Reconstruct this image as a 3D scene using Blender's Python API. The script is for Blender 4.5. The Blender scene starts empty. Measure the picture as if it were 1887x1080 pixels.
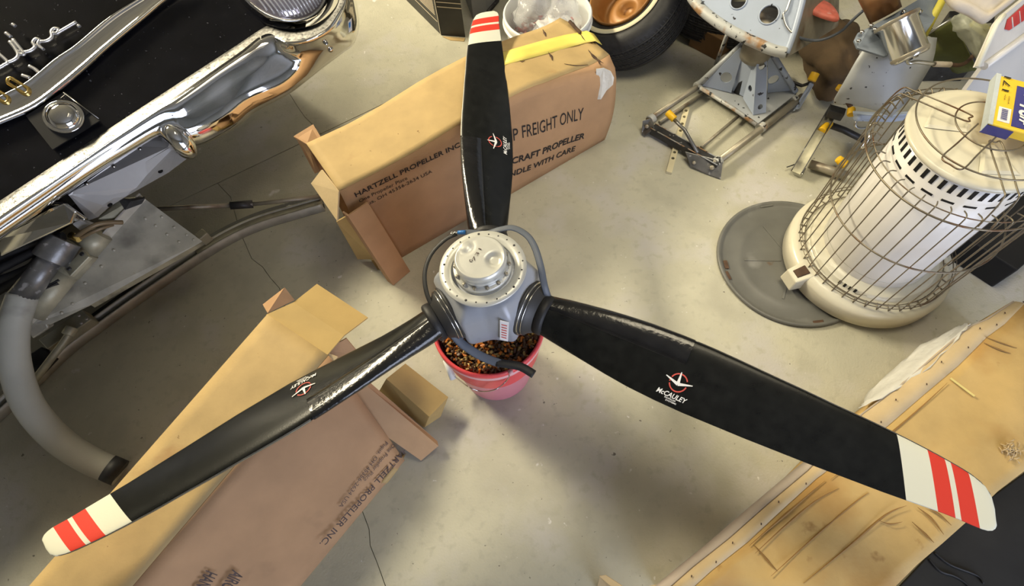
import bpy, bmesh, math, random
from mathutils import Vector, Matrix
random.seed(7)
S = bpy.context.scene
C = S.collection
PI = math.pi

# ------------------------------------------------------------------ camera
H = 1.48
F = 1000.0
PITCH, ROLL = math.radians(61.41), -0.1007
cp, sp = math.cos(PITCH), math.sin(PITCH)
FW = Vector((0, cp, -sp)); _u = Vector((0, sp, cp)); _r = Vector((1, 0, 0))
RI = _r * math.cos(ROLL) + _u * math.sin(ROLL)
UP = -_r * math.sin(ROLL) + _u * math.cos(ROLL)
CAM = Vector((0, 0, H))
cd = bpy.data.cameras.new('camera'); cam = bpy.data.objects.new('camera', cd); C.objects.link(cam)
cd.sensor_width = 36.0; cd.lens = 36.0 * F / 1887.0; cd.clip_start = 0.02
m3 = Matrix((RI, UP, -FW)).transposed()
cam.matrix_world = Matrix.Translation(CAM) @ m3.to_4x4()
S.camera = cam

# ------------------------------------------------------------------ light and exposure
S.view_settings.view_transform = 'Standard'; S.view_settings.look = 'None'
S.view_settings.gamma = 1.0; S.view_settings.use_curve_mapping = False
S.view_settings.exposure = 0.0
S.cycles.use_denoising = True
S.cycles.max_bounces = 8
w = bpy.data.worlds.new('world'); S.world = w; w.use_nodes = True
bg = w.node_tree.nodes['Background']; bg.inputs[0].default_value = (0.62, 0.78, 1.0, 1); bg.inputs[1].default_value = 1.3

def area(name, loc, size, energy, col, target=None, sy=None):
    l = bpy.data.lights.new(name, 'AREA'); l.energy = energy; l.color = col
    l.shape = 'RECTANGLE'; l.size = size; l.size_y = sy or size
    o = bpy.data.objects.new(name, l); C.objects.link(o); o.location = loc
    if target is not None:
        o.rotation_euler = (Vector(target) - Vector(loc)).to_track_quat('-Z', 'Y').to_euler()
    return o
WARM = (1.0, 0.88, 0.62)
LAMPS = [((-2.35, 2.95, 2.66), 0.55, 1.5, 375, 180), ((0.76, 1.00, 2.66), 1.2, 0.9, 7.6, 70)]
for q, (l, sx, sy, e, spread) in enumerate(LAMPS):
    al = area('ceiling_lamp_light', (l[0], l[1], l[2] - 0.06), sx, e, WARM, (l[0], l[1], 0), sy)
    al.data.spread = math.radians(spread)
area('door_daylight', (1.9, -2.45, 1.0), 2.4, 84, (0.76, 0.81, 1.0), (0.0, 0.9, 0.25), 1.8)

# ------------------------------------------------------------------ helpers
def P(x, y, z):
    """world point at height z seen at photo pixel x, y (1887 x 1080)"""
    d = FW + RI * ((x - 943.5) / F) - UP * ((y - 540.0) / F)
    return CAM + d * ((z - H) / d.z)
def hit(x, y, p0, n):
    d = FW + RI * ((x - 943.5) / F) - UP * ((y - 540.0) / F)
    return CAM + d * ((p0 - CAM).dot(n) / d.dot(n))
def lerp(a, b, t): return a + (b - a) * t

MATS = {}
def mat(name, col, rough=0.5, metal=0.0, var=0.12, scale=9.0, bump=0.0, bscale=70.0, spots=(), coat=0.0, trans=0.0, sss=0.0, alpha=1.0, spec=0.5, ior=1.45):
    """procedural surface: base colour broken by noise, optional list of stains (colour, noise scale, threshold, softness)"""
    m = bpy.data.materials.new(name); m.use_nodes = True; MATS[name] = m
    nt = m.node_tree; N = nt.nodes; L = nt.links; b = N['Principled BSDF']
    tc = N.new('ShaderNodeTexCoord')
    nz = N.new('ShaderNodeTexNoise'); nz.inputs['Scale'].default_value = scale; nz.inputs['Detail'].default_value = 6
    L.new(tc.outputs['Object'], nz.inputs['Vector'])
    mx = N.new('ShaderNodeMix'); mx.data_type = 'RGBA'
    c = Vector(col)
    mx.inputs[6].default_value = (*[max(0, v * (1 - var)) for v in c], 1); mx.inputs[7].default_value = (*[min(1, v * (1 + var)) for v in c], 1)
    rp = N.new('ShaderNodeMapRange'); rp.inputs[1].default_value = 0.3; rp.inputs[2].default_value = 0.7
    L.new(nz.outputs['Fac'], rp.inputs[0]); L.new(rp.outputs[0], mx.inputs[0])
    out = mx.outputs[2]
    for i, (sc, ns, th, soft) in enumerate(spots):
        n2 = N.new('ShaderNodeTexNoise'); n2.inputs['Scale'].default_value = ns; n2.inputs['Detail'].default_value = 4
        mp = N.new('ShaderNodeMapping'); mp.inputs['Location'].default_value = (3.7 * i + 1.3, 1.9 * i, 0.7)
        L.new(tc.outputs['Object'], mp.inputs['Vector']); L.new(mp.outputs[0], n2.inputs['Vector'])
        r2 = N.new('ShaderNodeMapRange'); r2.inputs[1].default_value = th; r2.inputs[2].default_value = th + soft
        L.new(n2.outputs['Fac'], r2.inputs[0])
        m2 = N.new('ShaderNodeMix'); m2.data_type = 'RGBA'
        L.new(r2.outputs[0], m2.inputs[0]); L.new(out, m2.inputs[6]); m2.inputs[7].default_value = (*sc, 1)
        out = m2.outputs[2]
    L.new(out, b.inputs['Base Color'])
    b.inputs['Roughness'].default_value = rough; b.inputs['Metallic'].default_value = metal
    b.inputs['Coat Weight'].default_value = coat; b.inputs['Transmission Weight'].default_value = trans
    b.inputs['Specular IOR Level'].default_value = spec; b.inputs['IOR'].default_value = ior
    b.inputs['Alpha'].default_value = alpha
    if sss: b.inputs['Subsurface Weight'].default_value = sss; b.inputs['Subsurface Radius'].default_value = (0.01, 0.004, 0.004)
    if bump:
        n3 = N.new('ShaderNodeTexNoise'); n3.inputs['Scale'].default_value = bscale; n3.inputs['Detail'].default_value = 3
        L.new(tc.outputs['Object'], n3.inputs['Vector'])
        bp = N.new('ShaderNodeBump'); bp.inputs['Strength'].default_value = bump; bp.inputs['Distance'].default_value = 0.003
        L.new(n3.outputs['Fac'], bp.inputs['Height']); L.new(bp.outputs[0], b.inputs['Normal'])
    return m

def obj(name, bm, m, parent=None, smooth=False, bevel=0.0, sub=0, loc=None, label=None):
    if isinstance(bm, bmesh.types.BMesh):
        me = bpy.data.meshes.new(name); bmesh.ops.recalc_face_normals(bm, faces=bm.faces); bm.to_mesh(me); bm.free()
    else: me = bm
    if not me.materials:
        for q in (m if isinstance(m, (list, tuple)) else [m]): me.materials.append(q)
    o = bpy.data.objects.new(name, me); C.objects.link(o)
    if smooth:
        for p in me.polygons: p.use_smooth = True
    if bevel:
        md = o.modifiers.new('bevel', 'BEVEL'); md.width = bevel; md.segments = 2; md.limit_method = 'ANGLE'; md.angle_limit = 0.6
    if sub:
        md = o.modifiers.new('sub', 'SUBSURF'); md.levels = sub; md.render_levels = sub
    if parent is not None:
        o.parent = parent
        if parent.get('origin') is not None and not parent.get('local'):
            o.matrix_parent_inverse = Matrix.Translation(-Vector(parent['origin']))
    if loc is not None: o.location = loc
    if label: o['label'] = label
    return o
def tag(o, label, cat, group=None, kind=None):
    o['label'] = label; o['category'] = cat
    if group: o['group'] = group
    if kind: o['kind'] = kind
    return o
def thing(name, label, cat, loc=(0, 0, 0), group=None):
    o = bpy.data.objects.new(name, None); C.objects.link(o); o.location = loc; o['origin'] = tuple(loc)
    o.empty_display_size = 0.05
    return tag(o, label, cat, group)
def inst(src, parent=None, M=None, name=None):
    o = src.copy(); C.objects.link(o)
    if parent is not None: o.parent = parent; o.matrix_parent_inverse = src.matrix_parent_inverse.copy() if src.parent else Matrix()
    if M is not None: o.matrix_basis = M
    return o
def nb(): return bmesh.new()
def poly(bm, pts, th, n=None, mi=0):
    """sheet: polygon given thickness th along -normal"""
    pts = [Vector(p) for p in pts]
    if n is None:
        n = Vector((0, 0, 0))
        for i in range(len(pts)): n += pts[i].cross(pts[(i + 1) % len(pts)])
        n.normalize()
        if n.dot(CAM - pts[0]) < 0: n = -n
    a = [bm.verts.new(p) for p in pts]; b = [bm.verts.new(p - n * th) for p in pts]
    fs = [bm.faces.new(a), bm.faces.new(b[::-1])]
    k = len(pts)
    for i in range(k): fs.append(bm.faces.new((a[i], b[i], b[(i + 1) % k], a[(i + 1) % k])))
    for f in fs: f.material_index = mi
    return bm
def sheet(*polys, th=0.004):
    bm = nb()
    for p in polys: poly(bm, p, th)
    return bm
def frame_for(d):
    d = d.normalized(); a = Vector((0, 0, 1)) if abs(d.z) < 0.9 else Vector((1, 0, 0))
    u = d.cross(a).normalized(); return u, d.cross(u)
def tube(bm, pts, r, seg=10, cap=True, flat=1.0, mi=0):
    pts = [Vector(p) for p in pts]; rs = r if isinstance(r, (list, tuple)) else [r] * len(pts)
    rings = []; u = None
    for i, p in enumerate(pts):
        d = (pts[min(i + 1, len(pts) - 1)] - pts[max(i - 1, 0)]).normalized()
        if u is None: u, v = frame_for(d)
        else:
            u = (u - d * u.dot(d)).normalized(); v = d.cross(u)
        rings.append([bm.verts.new(p + u * (rs[i] * math.cos(2 * PI * k / seg)) + v * (rs[i] * flat * math.sin(2 * PI * k / seg))) for k in range(seg)])
    for a, b in zip(rings[:-1], rings[1:]):
        for k in range(seg):
            f = bm.faces.new((a[k], a[(k + 1) % seg], b[(k + 1) % seg], b[k])); f.material_index = mi; f.smooth = True
    if cap:
        bm.faces.new(rings[0][::-1]).material_index = mi; bm.faces.new(rings[-1]).material_index = mi
    return bm
def smoothpath(pts, n=6):
    """Catmull-Rom through the points"""
    p = [Vector(q) for q in pts]; o = []
    for i in range(len(p) - 1):
        a, b, c, d = p[max(i - 1, 0)], p[i], p[i + 1], p[min(i + 2, len(p) - 1)]
        for k in range(n):
            t = k / n
            o.append(0.5 * ((2 * b) + (c - a) * t + (2 * a - 5 * b + 4 * c - d) * t * t + (3 * b - a - 3 * c + d) * t ** 3))
    o.append(p[-1]); return o
def lathe(bm, prof, seg=40, M=None, mi=0, a0=0.0, a1=2 * PI):
    full = abs(a1 - a0 - 2 * PI) < 1e-6; n = seg if full else seg + 1
    rows = []
    for r, z in prof:
        if r < 1e-6:
            rows.append([bm.verts.new((0, 0, z))] * n); continue
        rows.append([bm.verts.new((r * math.cos(a0 + (a1 - a0) * k / seg), r * math.sin(a0 + (a1 - a0) * k / seg), z)) for k in range(n)])
    for a, b in zip(rows[:-1], rows[1:]):
        for k in range(seg):
            j = (k + 1) % n
            vs = []
            for q in (a[k], a[j], b[j], b[k]):
                if q not in vs: vs.append(q)
            if len(vs) > 2:
                f = bm.faces.new(vs); f.material_index = mi; f.smooth = True
    if M is not None:
        vs = set(v for r in rows for v in r)
        bmesh.ops.transform(bm, matrix=M, verts=list(vs))
    return bm
def box(bm, c, d, M=None, mi=0):
    c = Vector(c); vs = []
    for x in (-1, 1):
        for y in (-1, 1):
            for z in (-1, 1): vs.append(Vector((x * d[0] / 2, y * d[1] / 2, z * d[2] / 2)))
    if M is not None: vs = [M.to_3x3() @ v for v in vs]
    v = [bm.verts.new(c + q) for q in vs]
    for f in ((0, 1, 3, 2), (4, 6, 7, 5), (0, 4, 5, 1), (2, 3, 7, 6), (0, 2, 6, 4), (1, 5, 7, 3)):
        bm.faces.new([v[i] for i in f]).material_index = mi
    return bm
def hexa(bm, lo, hi, mi=0):
    """solid between two quads"""
    a = [bm.verts.new(p) for p in lo]; b = [bm.verts.new(p) for p in hi]; n = len(a)
    fs = [bm.faces.new(a[::-1]), bm.faces.new(b)]
    for i in range(n): fs.append(bm.faces.new((a[i], a[(i + 1) % n], b[(i + 1) % n], b[i])))
    for f in fs: f.material_index = mi
    return bm
def loft(bm, rows, mi=0, closed=False):
    g = [[bm.verts.new(p) for p in r] for r in rows]
    for a, b in zip(g[:-1], g[1:]):
        n = len(a)
        for k in range(n if closed else n - 1):
            f = bm.faces.new((a[k], a[(k + 1) % n], b[(k + 1) % n], b[k])); f.smooth = True; f.material_index = mi
    return bm
def axmat(o, d):
    """matrix whose z axis runs along d from o"""
    d = d.normalized(); u, v = frame_for(d)
    m = Matrix((u, v, d)).transposed().to_4x4(); return Matrix.Translation(o) @ m
def cyl(bm, a, b, r, r2=None, seg=16, mi=0):
    a = Vector(a); b = Vector(b); r2 = r if r2 is None else r2
    return tube(bm, [a, b], [r, r2], seg, mi=mi)
TEXTS = {}
def text_mesh(s, bold=0.0, shear=0.0):
    """flat lettering, unit cap height, as (verts, faces, width)"""
    key = (s, bold, shear)
    if key in TEXTS: return TEXTS[key]
    cu = bpy.data.curves.new('t', 'FONT'); cu.body = s; cu.size = 1.0; cu.offset = bold; cu.shear = shear; cu.resolution_u = 3; cu.fill_mode = 'FRONT'
    o = bpy.data.objects.new('t', cu); C.objects.link(o)
    dg = bpy.context.evaluated_depsgraph_get(); dg.update()
    me = bpy.data.meshes.new_from_object(o.evaluated_get(dg))
    bpy.data.objects.remove(o); bpy.data.curves.remove(cu)
    vs = [Vector((v.co.x, v.co.y)) for v in me.vertices]; fs = [tuple(p.vertices) for p in me.polygons]
    bpy.data.meshes.remove(me)
    x0 = min(v.x for v in vs); x1 = max(v.x for v in vs)
    cap = 0.70
    vs = [Vector(((v.x - x0) / (x1 - x0), v.y / cap)) for v in vs]
    TEXTS[key] = (vs, fs); return TEXTS[key]
def text_on(bm, s, fn, x0, y0, x1, h, bold=0.0, shear=0.0, mi=0):
    """write s with its baseline from x0 to x1 at height y0; fn maps (x, y) to the surface"""
    vs, fs = text_mesh(s, bold, shear)
    v = [bm.verts.new(fn(x0 + (x1 - x0) * q.x, y0 + h * q.y)) for q in vs]
    for f in fs:
        try: bm.faces.new([v[i] for i in f]).material_index = mi
        except ValueError: pass
def planefn(o, ux, uy, n, off=0.0012):
    return lambda x, y: o + ux * x + uy * y + n * off
def obj_raw(name, bm, m, parent=None):
    me = bpy.data.meshes.new(name); bm.to_mesh(me); bm.free()
    return obj(name, me, m, parent)

# ------------------------------------------------------------------ materials
concrete = mat('concrete', (0.46, 0.445, 0.355), 0.60, 0, 0.10, 3.0, 0.35, 160, spots=[((0.37, 0.355, 0.285), 7, 0.50, 0.30), ((0.48, 0.465, 0.45), 4.5, 0.52, 0.22), ((0.40, 0.385, 0.31), 40, 0.54, 0.2), ((0.34, 0.29, 0.16), 3.4, 0.70, 0.12), ((0.64, 0.63, 0.60), 48, 0.715, 0.05), ((0.64, 0.63, 0.61), 12, 0.735, 0.05), ((0.15, 0.14, 0.12), 85, 0.725, 0.03), ((0.14, 0.13, 0.11), 26, 0.755, 0.02)])
joint_dark = mat('joint_dark', (0.05, 0.048, 0.04), 0.9)
plaster = mat('plaster', (0.30, 0.30, 0.30), 0.8, bump=0.1)
kraft = mat('kraft', (0.46, 0.325, 0.145), 0.75, 0, 0.10, 14, 0.12, 180, spots=[((0.22, 0.13, 0.05), 38, 0.73, 0.03), ((0.35, 0.20, 0.08), 7, 0.66, 0.12)])
kraft_shaded = mat('kraft_shaded', (0.44, 0.265, 0.14), 0.78, 0, 0.10, 10, 0.12, 180, spots=[((0.27, 0.165, 0.09), 6, 0.64, 0.15)])  # kraft browned in its colour for the shade on side faces and flaps
kraft_olive = mat('kraft_olive', (0.43, 0.30, 0.115), 0.78, 0, 0.08, 12, 0.1, 160)
kraft_old = mat('kraft_old', (0.55, 0.375, 0.145), 0.75, 0, 0.14, 9, 0.2, 120, spots=[((0.44, 0.25, 0.075), 5, 0.52, 0.2), ((0.30, 0.16, 0.045), 16, 0.66, 0.10)])
kraft_cream = mat('kraft_cream', (0.56, 0.43, 0.25), 0.75, 0, 0.10, 12, 0.15, 140)
ink = mat('ink', (0.018, 0.015, 0.016), 0.7, var=0.3, scale=60)
ink_faint = mat('ink_faint', (0.075, 0.05, 0.045), 0.75, var=0.4, scale=70)
tape_yellow = mat('tape_yellow', (0.80, 0.66, 0.14), 0.45, bump=0.2, bscale=90)
black_car = mat('black_car', (0.006, 0.006, 0.008), 0.26, 0, 0.3, 20, 0.03, 300, spots=[((0.10, 0.10, 0.11), 120, 0.70, 0.03)], spec=0.35)
black_flat = mat('black_flat', (0.006, 0.006, 0.007), 0.7)
chrome = mat('chrome', (0.80, 0.79, 0.77), 0.06, 1.0, 0.05, 4, 0.02, 40)
chrome_dusty = mat('chrome_dusty', (0.34, 0.335, 0.32), 0.42, 0.85, 0.45, 120, 0.25, 400, spots=[((0.10, 0.10, 0.10), 90, 0.58, 0.08), ((0.7, 0.7, 0.68), 130, 0.66, 0.05)])
alum_script = mat('alum_script', (0.80, 0.80, 0.82), 0.34, 0.8, 0.05)
gold = mat('gold', (0.80, 0.58, 0.20), 0.22, 1.0, 0.1)
lens_clear = mat('lens_clear', (0.42, 0.37, 0.38), 0.10, 0.5, 0.25, 30, bump=0.1)
lens_ridge = mat('lens_ridge', (0.80, 0.78, 0.78), 0.18, 0.3, 0.05)
alum_white = mat('alum_white', (0.50, 0.49, 0.48), 0.40, 0.4, 0.05, 20, 0.03, 200, spots=[((0.12, 0.12, 0.12), 160, 0.76, 0.02)])
alum_worn = mat('alum_worn', (0.50, 0.485, 0.42), 0.45, 0.3, 0.22, 14, 0.15, 90, spots=[((0.24, 0.23, 0.20), 9, 0.56, 0.2), ((0.5, 0.47, 0.36), 60, 0.70, 0.05)])
alum_olive = mat('alum_olive', (0.42, 0.40, 0.30), 0.5, 0.4, 0.25, 18, 0.2, 80, spots=[((0.10, 0.095, 0.08), 12, 0.60, 0.15)])
worn_steel = mat('worn_steel', (0.20, 0.20, 0.20), 0.38, 0.6, 0.35, 18, 0.15, 90, spots=[((0.48, 0.48, 0.50), 42, 0.62, 0.06), ((0.09, 0.085, 0.08), 9, 0.6, 0.15)])
bracket_blue = mat('bracket_blue', (0.17, 0.20, 0.25), 0.42, 0.2, 0.15, 14, 0.1, 80, spots=[((0.45, 0.47, 0.5), 30, 0.68, 0.04)])
grey_pipe = mat('grey_pipe', (0.40, 0.40, 0.355), 0.42, 0.0, 0.08, 12, 0.05, 100, spots=[((0.16, 0.155, 0.14), 8, 0.62, 0.2)])
brass_hose = mat('brass_hose', (0.19, 0.14, 0.08), 0.4, 0.2)
rubber = mat('rubber', (0.016, 0.016, 0.018), 0.55, 0, 0.3, 30, 0.1, 100)
rubber_mat = mat('rubber_mat', (0.018, 0.018, 0.018), 0.7, 0, 0.3, 8, 0.1, 100, spots=[((0.05, 0.05, 0.05), 25, 0.70, 0.05)])
strap_grey = mat('strap_grey', (0.10, 0.115, 0.145), 0.45, bump=0.1)
boot_rubber = mat('boot_rubber', (0.010, 0.010, 0.011), 0.20, 0, 0.3, 30, 0.35, 90, coat=0.3)
hub_grey = mat('hub_grey', (0.35, 0.37, 0.42), 0.40, 0.15, 0.06, 14, 0.06, 90, spots=[((0.22, 0.22, 0.22), 11, 0.68, 0.12)])
hub_alum = mat('hub_alum', (0.62, 0.62, 0.58), 0.36, 0.35, 0.06, 20, 0.04, 120)
hub_dark = mat('hub_dark', (0.05, 0.05, 0.052), 0.5, 0.3)
steel = mat('steel', (0.50, 0.50, 0.48), 0.28, 1.0, 0.15, 30)
steel_bright = mat('steel_bright', (0.66, 0.65, 0.62), 0.16, 1.0, 0.1, 20)
white_paint = mat('white_paint', (0.78, 0.77, 0.66), 0.4, var=0.03)
label_white = mat('label_white', (0.80, 0.78, 0.78), 0.55, var=0.04)
print_red = mat('print_red', (0.62, 0.10, 0.08), 0.5, var=0.15, scale=80)
print_white = mat('print_white', (0.82, 0.82, 0.82), 0.5, var=0.04)
bucket_pink = mat('bucket_pink', (0.76, 0.28, 0.36), 0.40, 0, 0.06, 10, 0.05, 60)
bucket_red = mat('bucket_red', (0.74, 0.08, 0.09), 0.35, 0, 0.1, 14)
bucket_pale = mat('bucket_pale', (0.80, 0.42, 0.44), 0.42, 0, 0.08, 14)
plastic_white = mat('plastic_white', (0.72, 0.74, 0.73), 0.35, 0, 0.04, 10)
plastic_blue = mat('plastic_blue', (0.05, 0.22, 0.62), 0.35)
case_orange = mat('case_orange', (0.62, 0.20, 0.03), 0.5)
case_brass = mat('case_brass', (0.40, 0.27, 0.09), 0.45, 0.2)
case_dark = mat('case_dark', (0.10, 0.055, 0.03), 0.5)
cream_enamel = mat('cream_enamel', (0.66, 0.625, 0.50), 0.30, 0, 0.05, 8, 0.02, 60, spots=[((0.35, 0.25, 0.12), 55, 0.74, 0.04)], coat=0.2)
white_enamel = mat('white_enamel', (0.74, 0.72, 0.69), 0.30, 0, 0.04, 6, 0.02, 60, coat=0.2)
cage_wire_m = mat('cage_wire', (0.22, 0.19, 0.14), 0.40, 0.7, 0.35, 20, spots=[((0.16, 0.08, 0.04), 14, 0.55, 0.15)])
rust = mat('rust', (0.075, 0.042, 0.025), 0.85, 0, 0.35, 40, 0.3, 120)
lid_grey = mat('lid_grey', (0.13, 0.13, 0.12), 0.42, 0, 0.14, 9, 0.05, 90, spots=[((0.24, 0.24, 0.23), 7, 0.62, 0.15), ((0.55, 0.55, 0.54), 45, 0.74, 0.03), ((0.11, 0.06, 0.03), 6.5, 0.67, 0.03)])
jack_grey = mat('jack_grey', (0.37, 0.43, 0.55), 0.42, 0.1, 0.05, 12, 0.05, 90, spots=[((0.025, 0.025, 0.03), 34, 0.665, 0.012)])
jack_worn = mat('jack_worn', (0.45, 0.46, 0.45), 0.5, 0.1, 0.10, 14, 0.15, 90, spots=[((0.33, 0.19, 0.09), 14, 0.54, 0.1), ((0.03, 0.03, 0.03), 46, 0.60, 0.02)])
jack_white = mat('jack_white', (0.38, 0.40, 0.42), 0.45, 0.1, 0.08, 9, 0.05, 90, spots=[((0.28, 0.29, 0.30), 5, 0.58, 0.25), ((0.03, 0.03, 0.03), 55, 0.665, 0.015)])
tube_steel = mat('tube_steel', (0.33, 0.30, 0.24), 0.45, 0.5, 0.25, 14, 0.1, 90, spots=[((0.14, 0.08, 0.04), 9, 0.58, 0.15)])
dark_iron = mat('dark_iron', (0.045, 0.045, 0.047), 0.45, 0.4, 0.4, 30, 0.1, 80, spots=[((0.30, 0.30, 0.30), 40, 0.68, 0.03)])
cap_yellow = mat('cap_yellow', (0.85, 0.50, 0.02), 0.4, var=0.1)
perf_cream = mat('perf_cream', (0.60, 0.54, 0.36), 0.5, var=0.12)
tyre_black = mat('tyre_black', (0.020, 0.020, 0.022), 0.55, 0, 0.3, 40, 0.15, 120)
white_wall = mat('white_wall', (0.62, 0.57, 0.40), 0.6, var=0.08)
rim_tan = mat('rim_tan', (0.36, 0.17, 0.05), 0.42, 0.1, 0.25, 6, 0.05, 40, spots=[((0.16, 0.07, 0.02), 8, 0.60, 0.12)])
clear_film = mat('clear_film', (0.80, 0.82, 0.85), 0.18, 0, 0.04, 20, 0.8, 45, alpha=0.30)
kraft_grey = mat('kraft_grey', (0.42, 0.36, 0.31), 0.7, 0, 0.1, 12, 0.1, 120)
milk_film = mat('milk_film', (0.74, 0.73, 0.68), 0.35, 0, 0.06, 30, 0.7, 60, alpha=0.82)
bag_film = mat('bag_film', (0.50, 0.52, 0.42), 0.3, 0, 0.15, 20, 0.7, 60, alpha=0.55)
green_cloth = mat('green_cloth', (0.10, 0.11, 0.03), 0.8, 0, 0.25, 12, 0.2, 90)
yellow_plastic = mat('yellow_plastic', (0.50, 0.44, 0.06), 0.5, var=0.15)
pad_cream = mat('pad_cream', (0.52, 0.46, 0.38), 0.7, 0, 0.10, 14, 0.25, 90)
fairing_white = mat('fairing_white', (0.62, 0.60, 0.57), 0.42, 0, 0.08, 14, 0.1, 60)
fairing_red = mat('fairing_red', (0.55, 0.05, 0.045), 0.4, var=0.15, scale=40)
package_yellow = mat('package_yellow', (0.86, 0.58, 0.05), 0.35, var=0.06)
package_blue = mat('package_blue', (0.06, 0.06, 0.24), 0.4, var=0.15)
fibre_white = mat('fibre_white', (0.50, 0.55, 0.57), 0.8, bump=0.4, bscale=200)
red_lens = mat('red_lens', (0.72, 0.18, 0.13), 0.5, 0, 0.2, 40, spots=[((0.75, 0.5, 0.45), 30, 0.6, 0.1)])
brown_cloth = mat('brown_cloth', (0.075, 0.048, 0.024), 0.85, 0, 0.3, 12, 0.5, 60)
carton_black = mat('carton_black', (0.028, 0.027, 0.026), 0.45, 0, 0.3, 12, 0.05, 80)
carton_grey = mat('carton_grey', (0.20, 0.21, 0.23), 0.5, var=0.08)
flux_red = mat('pieces_red', (0.42, 0.12, 0.10), 0.5, var=0.3)

# ------------------------------------------------------------------ the room
def structure(o): o['kind'] = 'structure'; return o
RX0, RX1, RY0, RY1, RZ = -3.6, 3.6, -2.6, 4.4, 2.8
bm = nb(); box(bm, ((RX0 + RX1) / 2, (RY0 + RY1) / 2, -0.06), (RX1 - RX0, RY1 - RY0, 0.08))
floor = structure(obj('floor', bm, joint_dark)); floor['label'] = 'worn concrete garage floor with a saw cut joint and a crack'
J1, J2 = P(845, 125, 0), P(590, 247, 0)
jd = (J1 - J2).normalized()
Ja, Jb = J2 + jd * 5.5, J2 - jd * 5.5
up_n = Vector((-jd.y, jd.x, 0))
crack_px = [(400, 336), (414, 352), (425, 363), (436, 405), (447, 438), (464, 477), (484, 492), (498, 512), (515, 531), (540, 620), (590, 740), (640, 860), (667, 940), (680, 975), (682, 1005), (696, 1040), (712, 1085)]
cr = [P(x, y, 0) for x, y in crack_px]
cr = cr + [cr[-1] + Vector((0.15, -0.5, 0)), Vector((0.05, RY0, 0))]
t0 = (cr[0] - J2).dot(jd); cr[0] = J2 + jd * t0
cr2 = [cr and J2 + jd * 0.005, P(562, 216, 0), P(548, 196, 0), P(533, 172, 0), P(500, 120, 0), Vector((-1.0, 3.0, 0)), Vector((-1.1, RY1, 0))]
def slab(name, pts):
    bm = nb(); f = bm.faces.new([bm.verts.new((p[0], p[1], 0)) for p in pts])
    r = bmesh.ops.extrude_face_region(bm, geom=[f])
    bmesh.ops.translate(bm, verts=[v for v in r['geom'] if isinstance(v, bmesh.types.BMVert)], vec=(0, 0, -0.02))
    return obj(name, bm, concrete, floor)
g = 0.0016
off = up_n * g
def jx(x):  # joint line at given x
    t = (x - J2.x) / jd.x; return J2 + jd * t
jl, jr = jx(RX0), jx(RX1)
jrt = jr if jr.y < RY1 else J2 + jd * ((RY1 - J2.y) / jd.y)
side = Vector((0.0011, 0, 0))
slab('slab', [jl - off, cr[0] - off - side] + [p - side for p in cr[1:]] + [Vector((RX0, RY0, 0))])
slab('slab', [cr[0] - off + side, jrt - off] + ([Vector((RX1, RY1, 0))] if jrt.y >= RY1 - 1e-4 else []) + [Vector((RX1, RY0, 0))] + [p + side for p in cr[:0:-1]])
slab('slab', [jl + off, Vector((RX0, RY1, 0))] + [p - side * 0.8 for p in cr2[:0:-1]] + [cr2[0] + off - side * 0.8])
slab('slab', [cr2[0] + off + side * 0.8] + [p + side * 0.8 for p in cr2[1:]] + ([jrt + off] if jrt.y >= RY1 - 1e-4 else [Vector((RX1, RY1, 0)), jrt + off]))
def wall(name, c, d):
    bm = nb(); box(bm, c, d); return structure(obj(name, bm, plaster))
wall('wall_left', (RX0 - 0.05, 0.9, RZ / 2), (0.1, 7.2, RZ)); wall('wall_right', (RX1 + 0.05, 0.9, RZ / 2), (0.1, 7.2, RZ))
wall('wall_back', (0, RY1 + 0.05, RZ / 2), (7.4, 0.1, RZ)); wall('ceiling', (0, 0.9, RZ + 0.05), (7.4, 7.2, 0.1))
bm = nb(); box(bm, (-1.5, RY0 - 0.05, RZ / 2), (4.3, 0.1, RZ)); box(bm, (3.4, RY0 - 0.05, RZ / 2), (0.5, 0.1, RZ)); box(bm, (1.9, RY0 - 0.05, 2.5), (2.52, 0.1, 0.6))
structure(obj('wall_front', bm, plaster))

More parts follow.
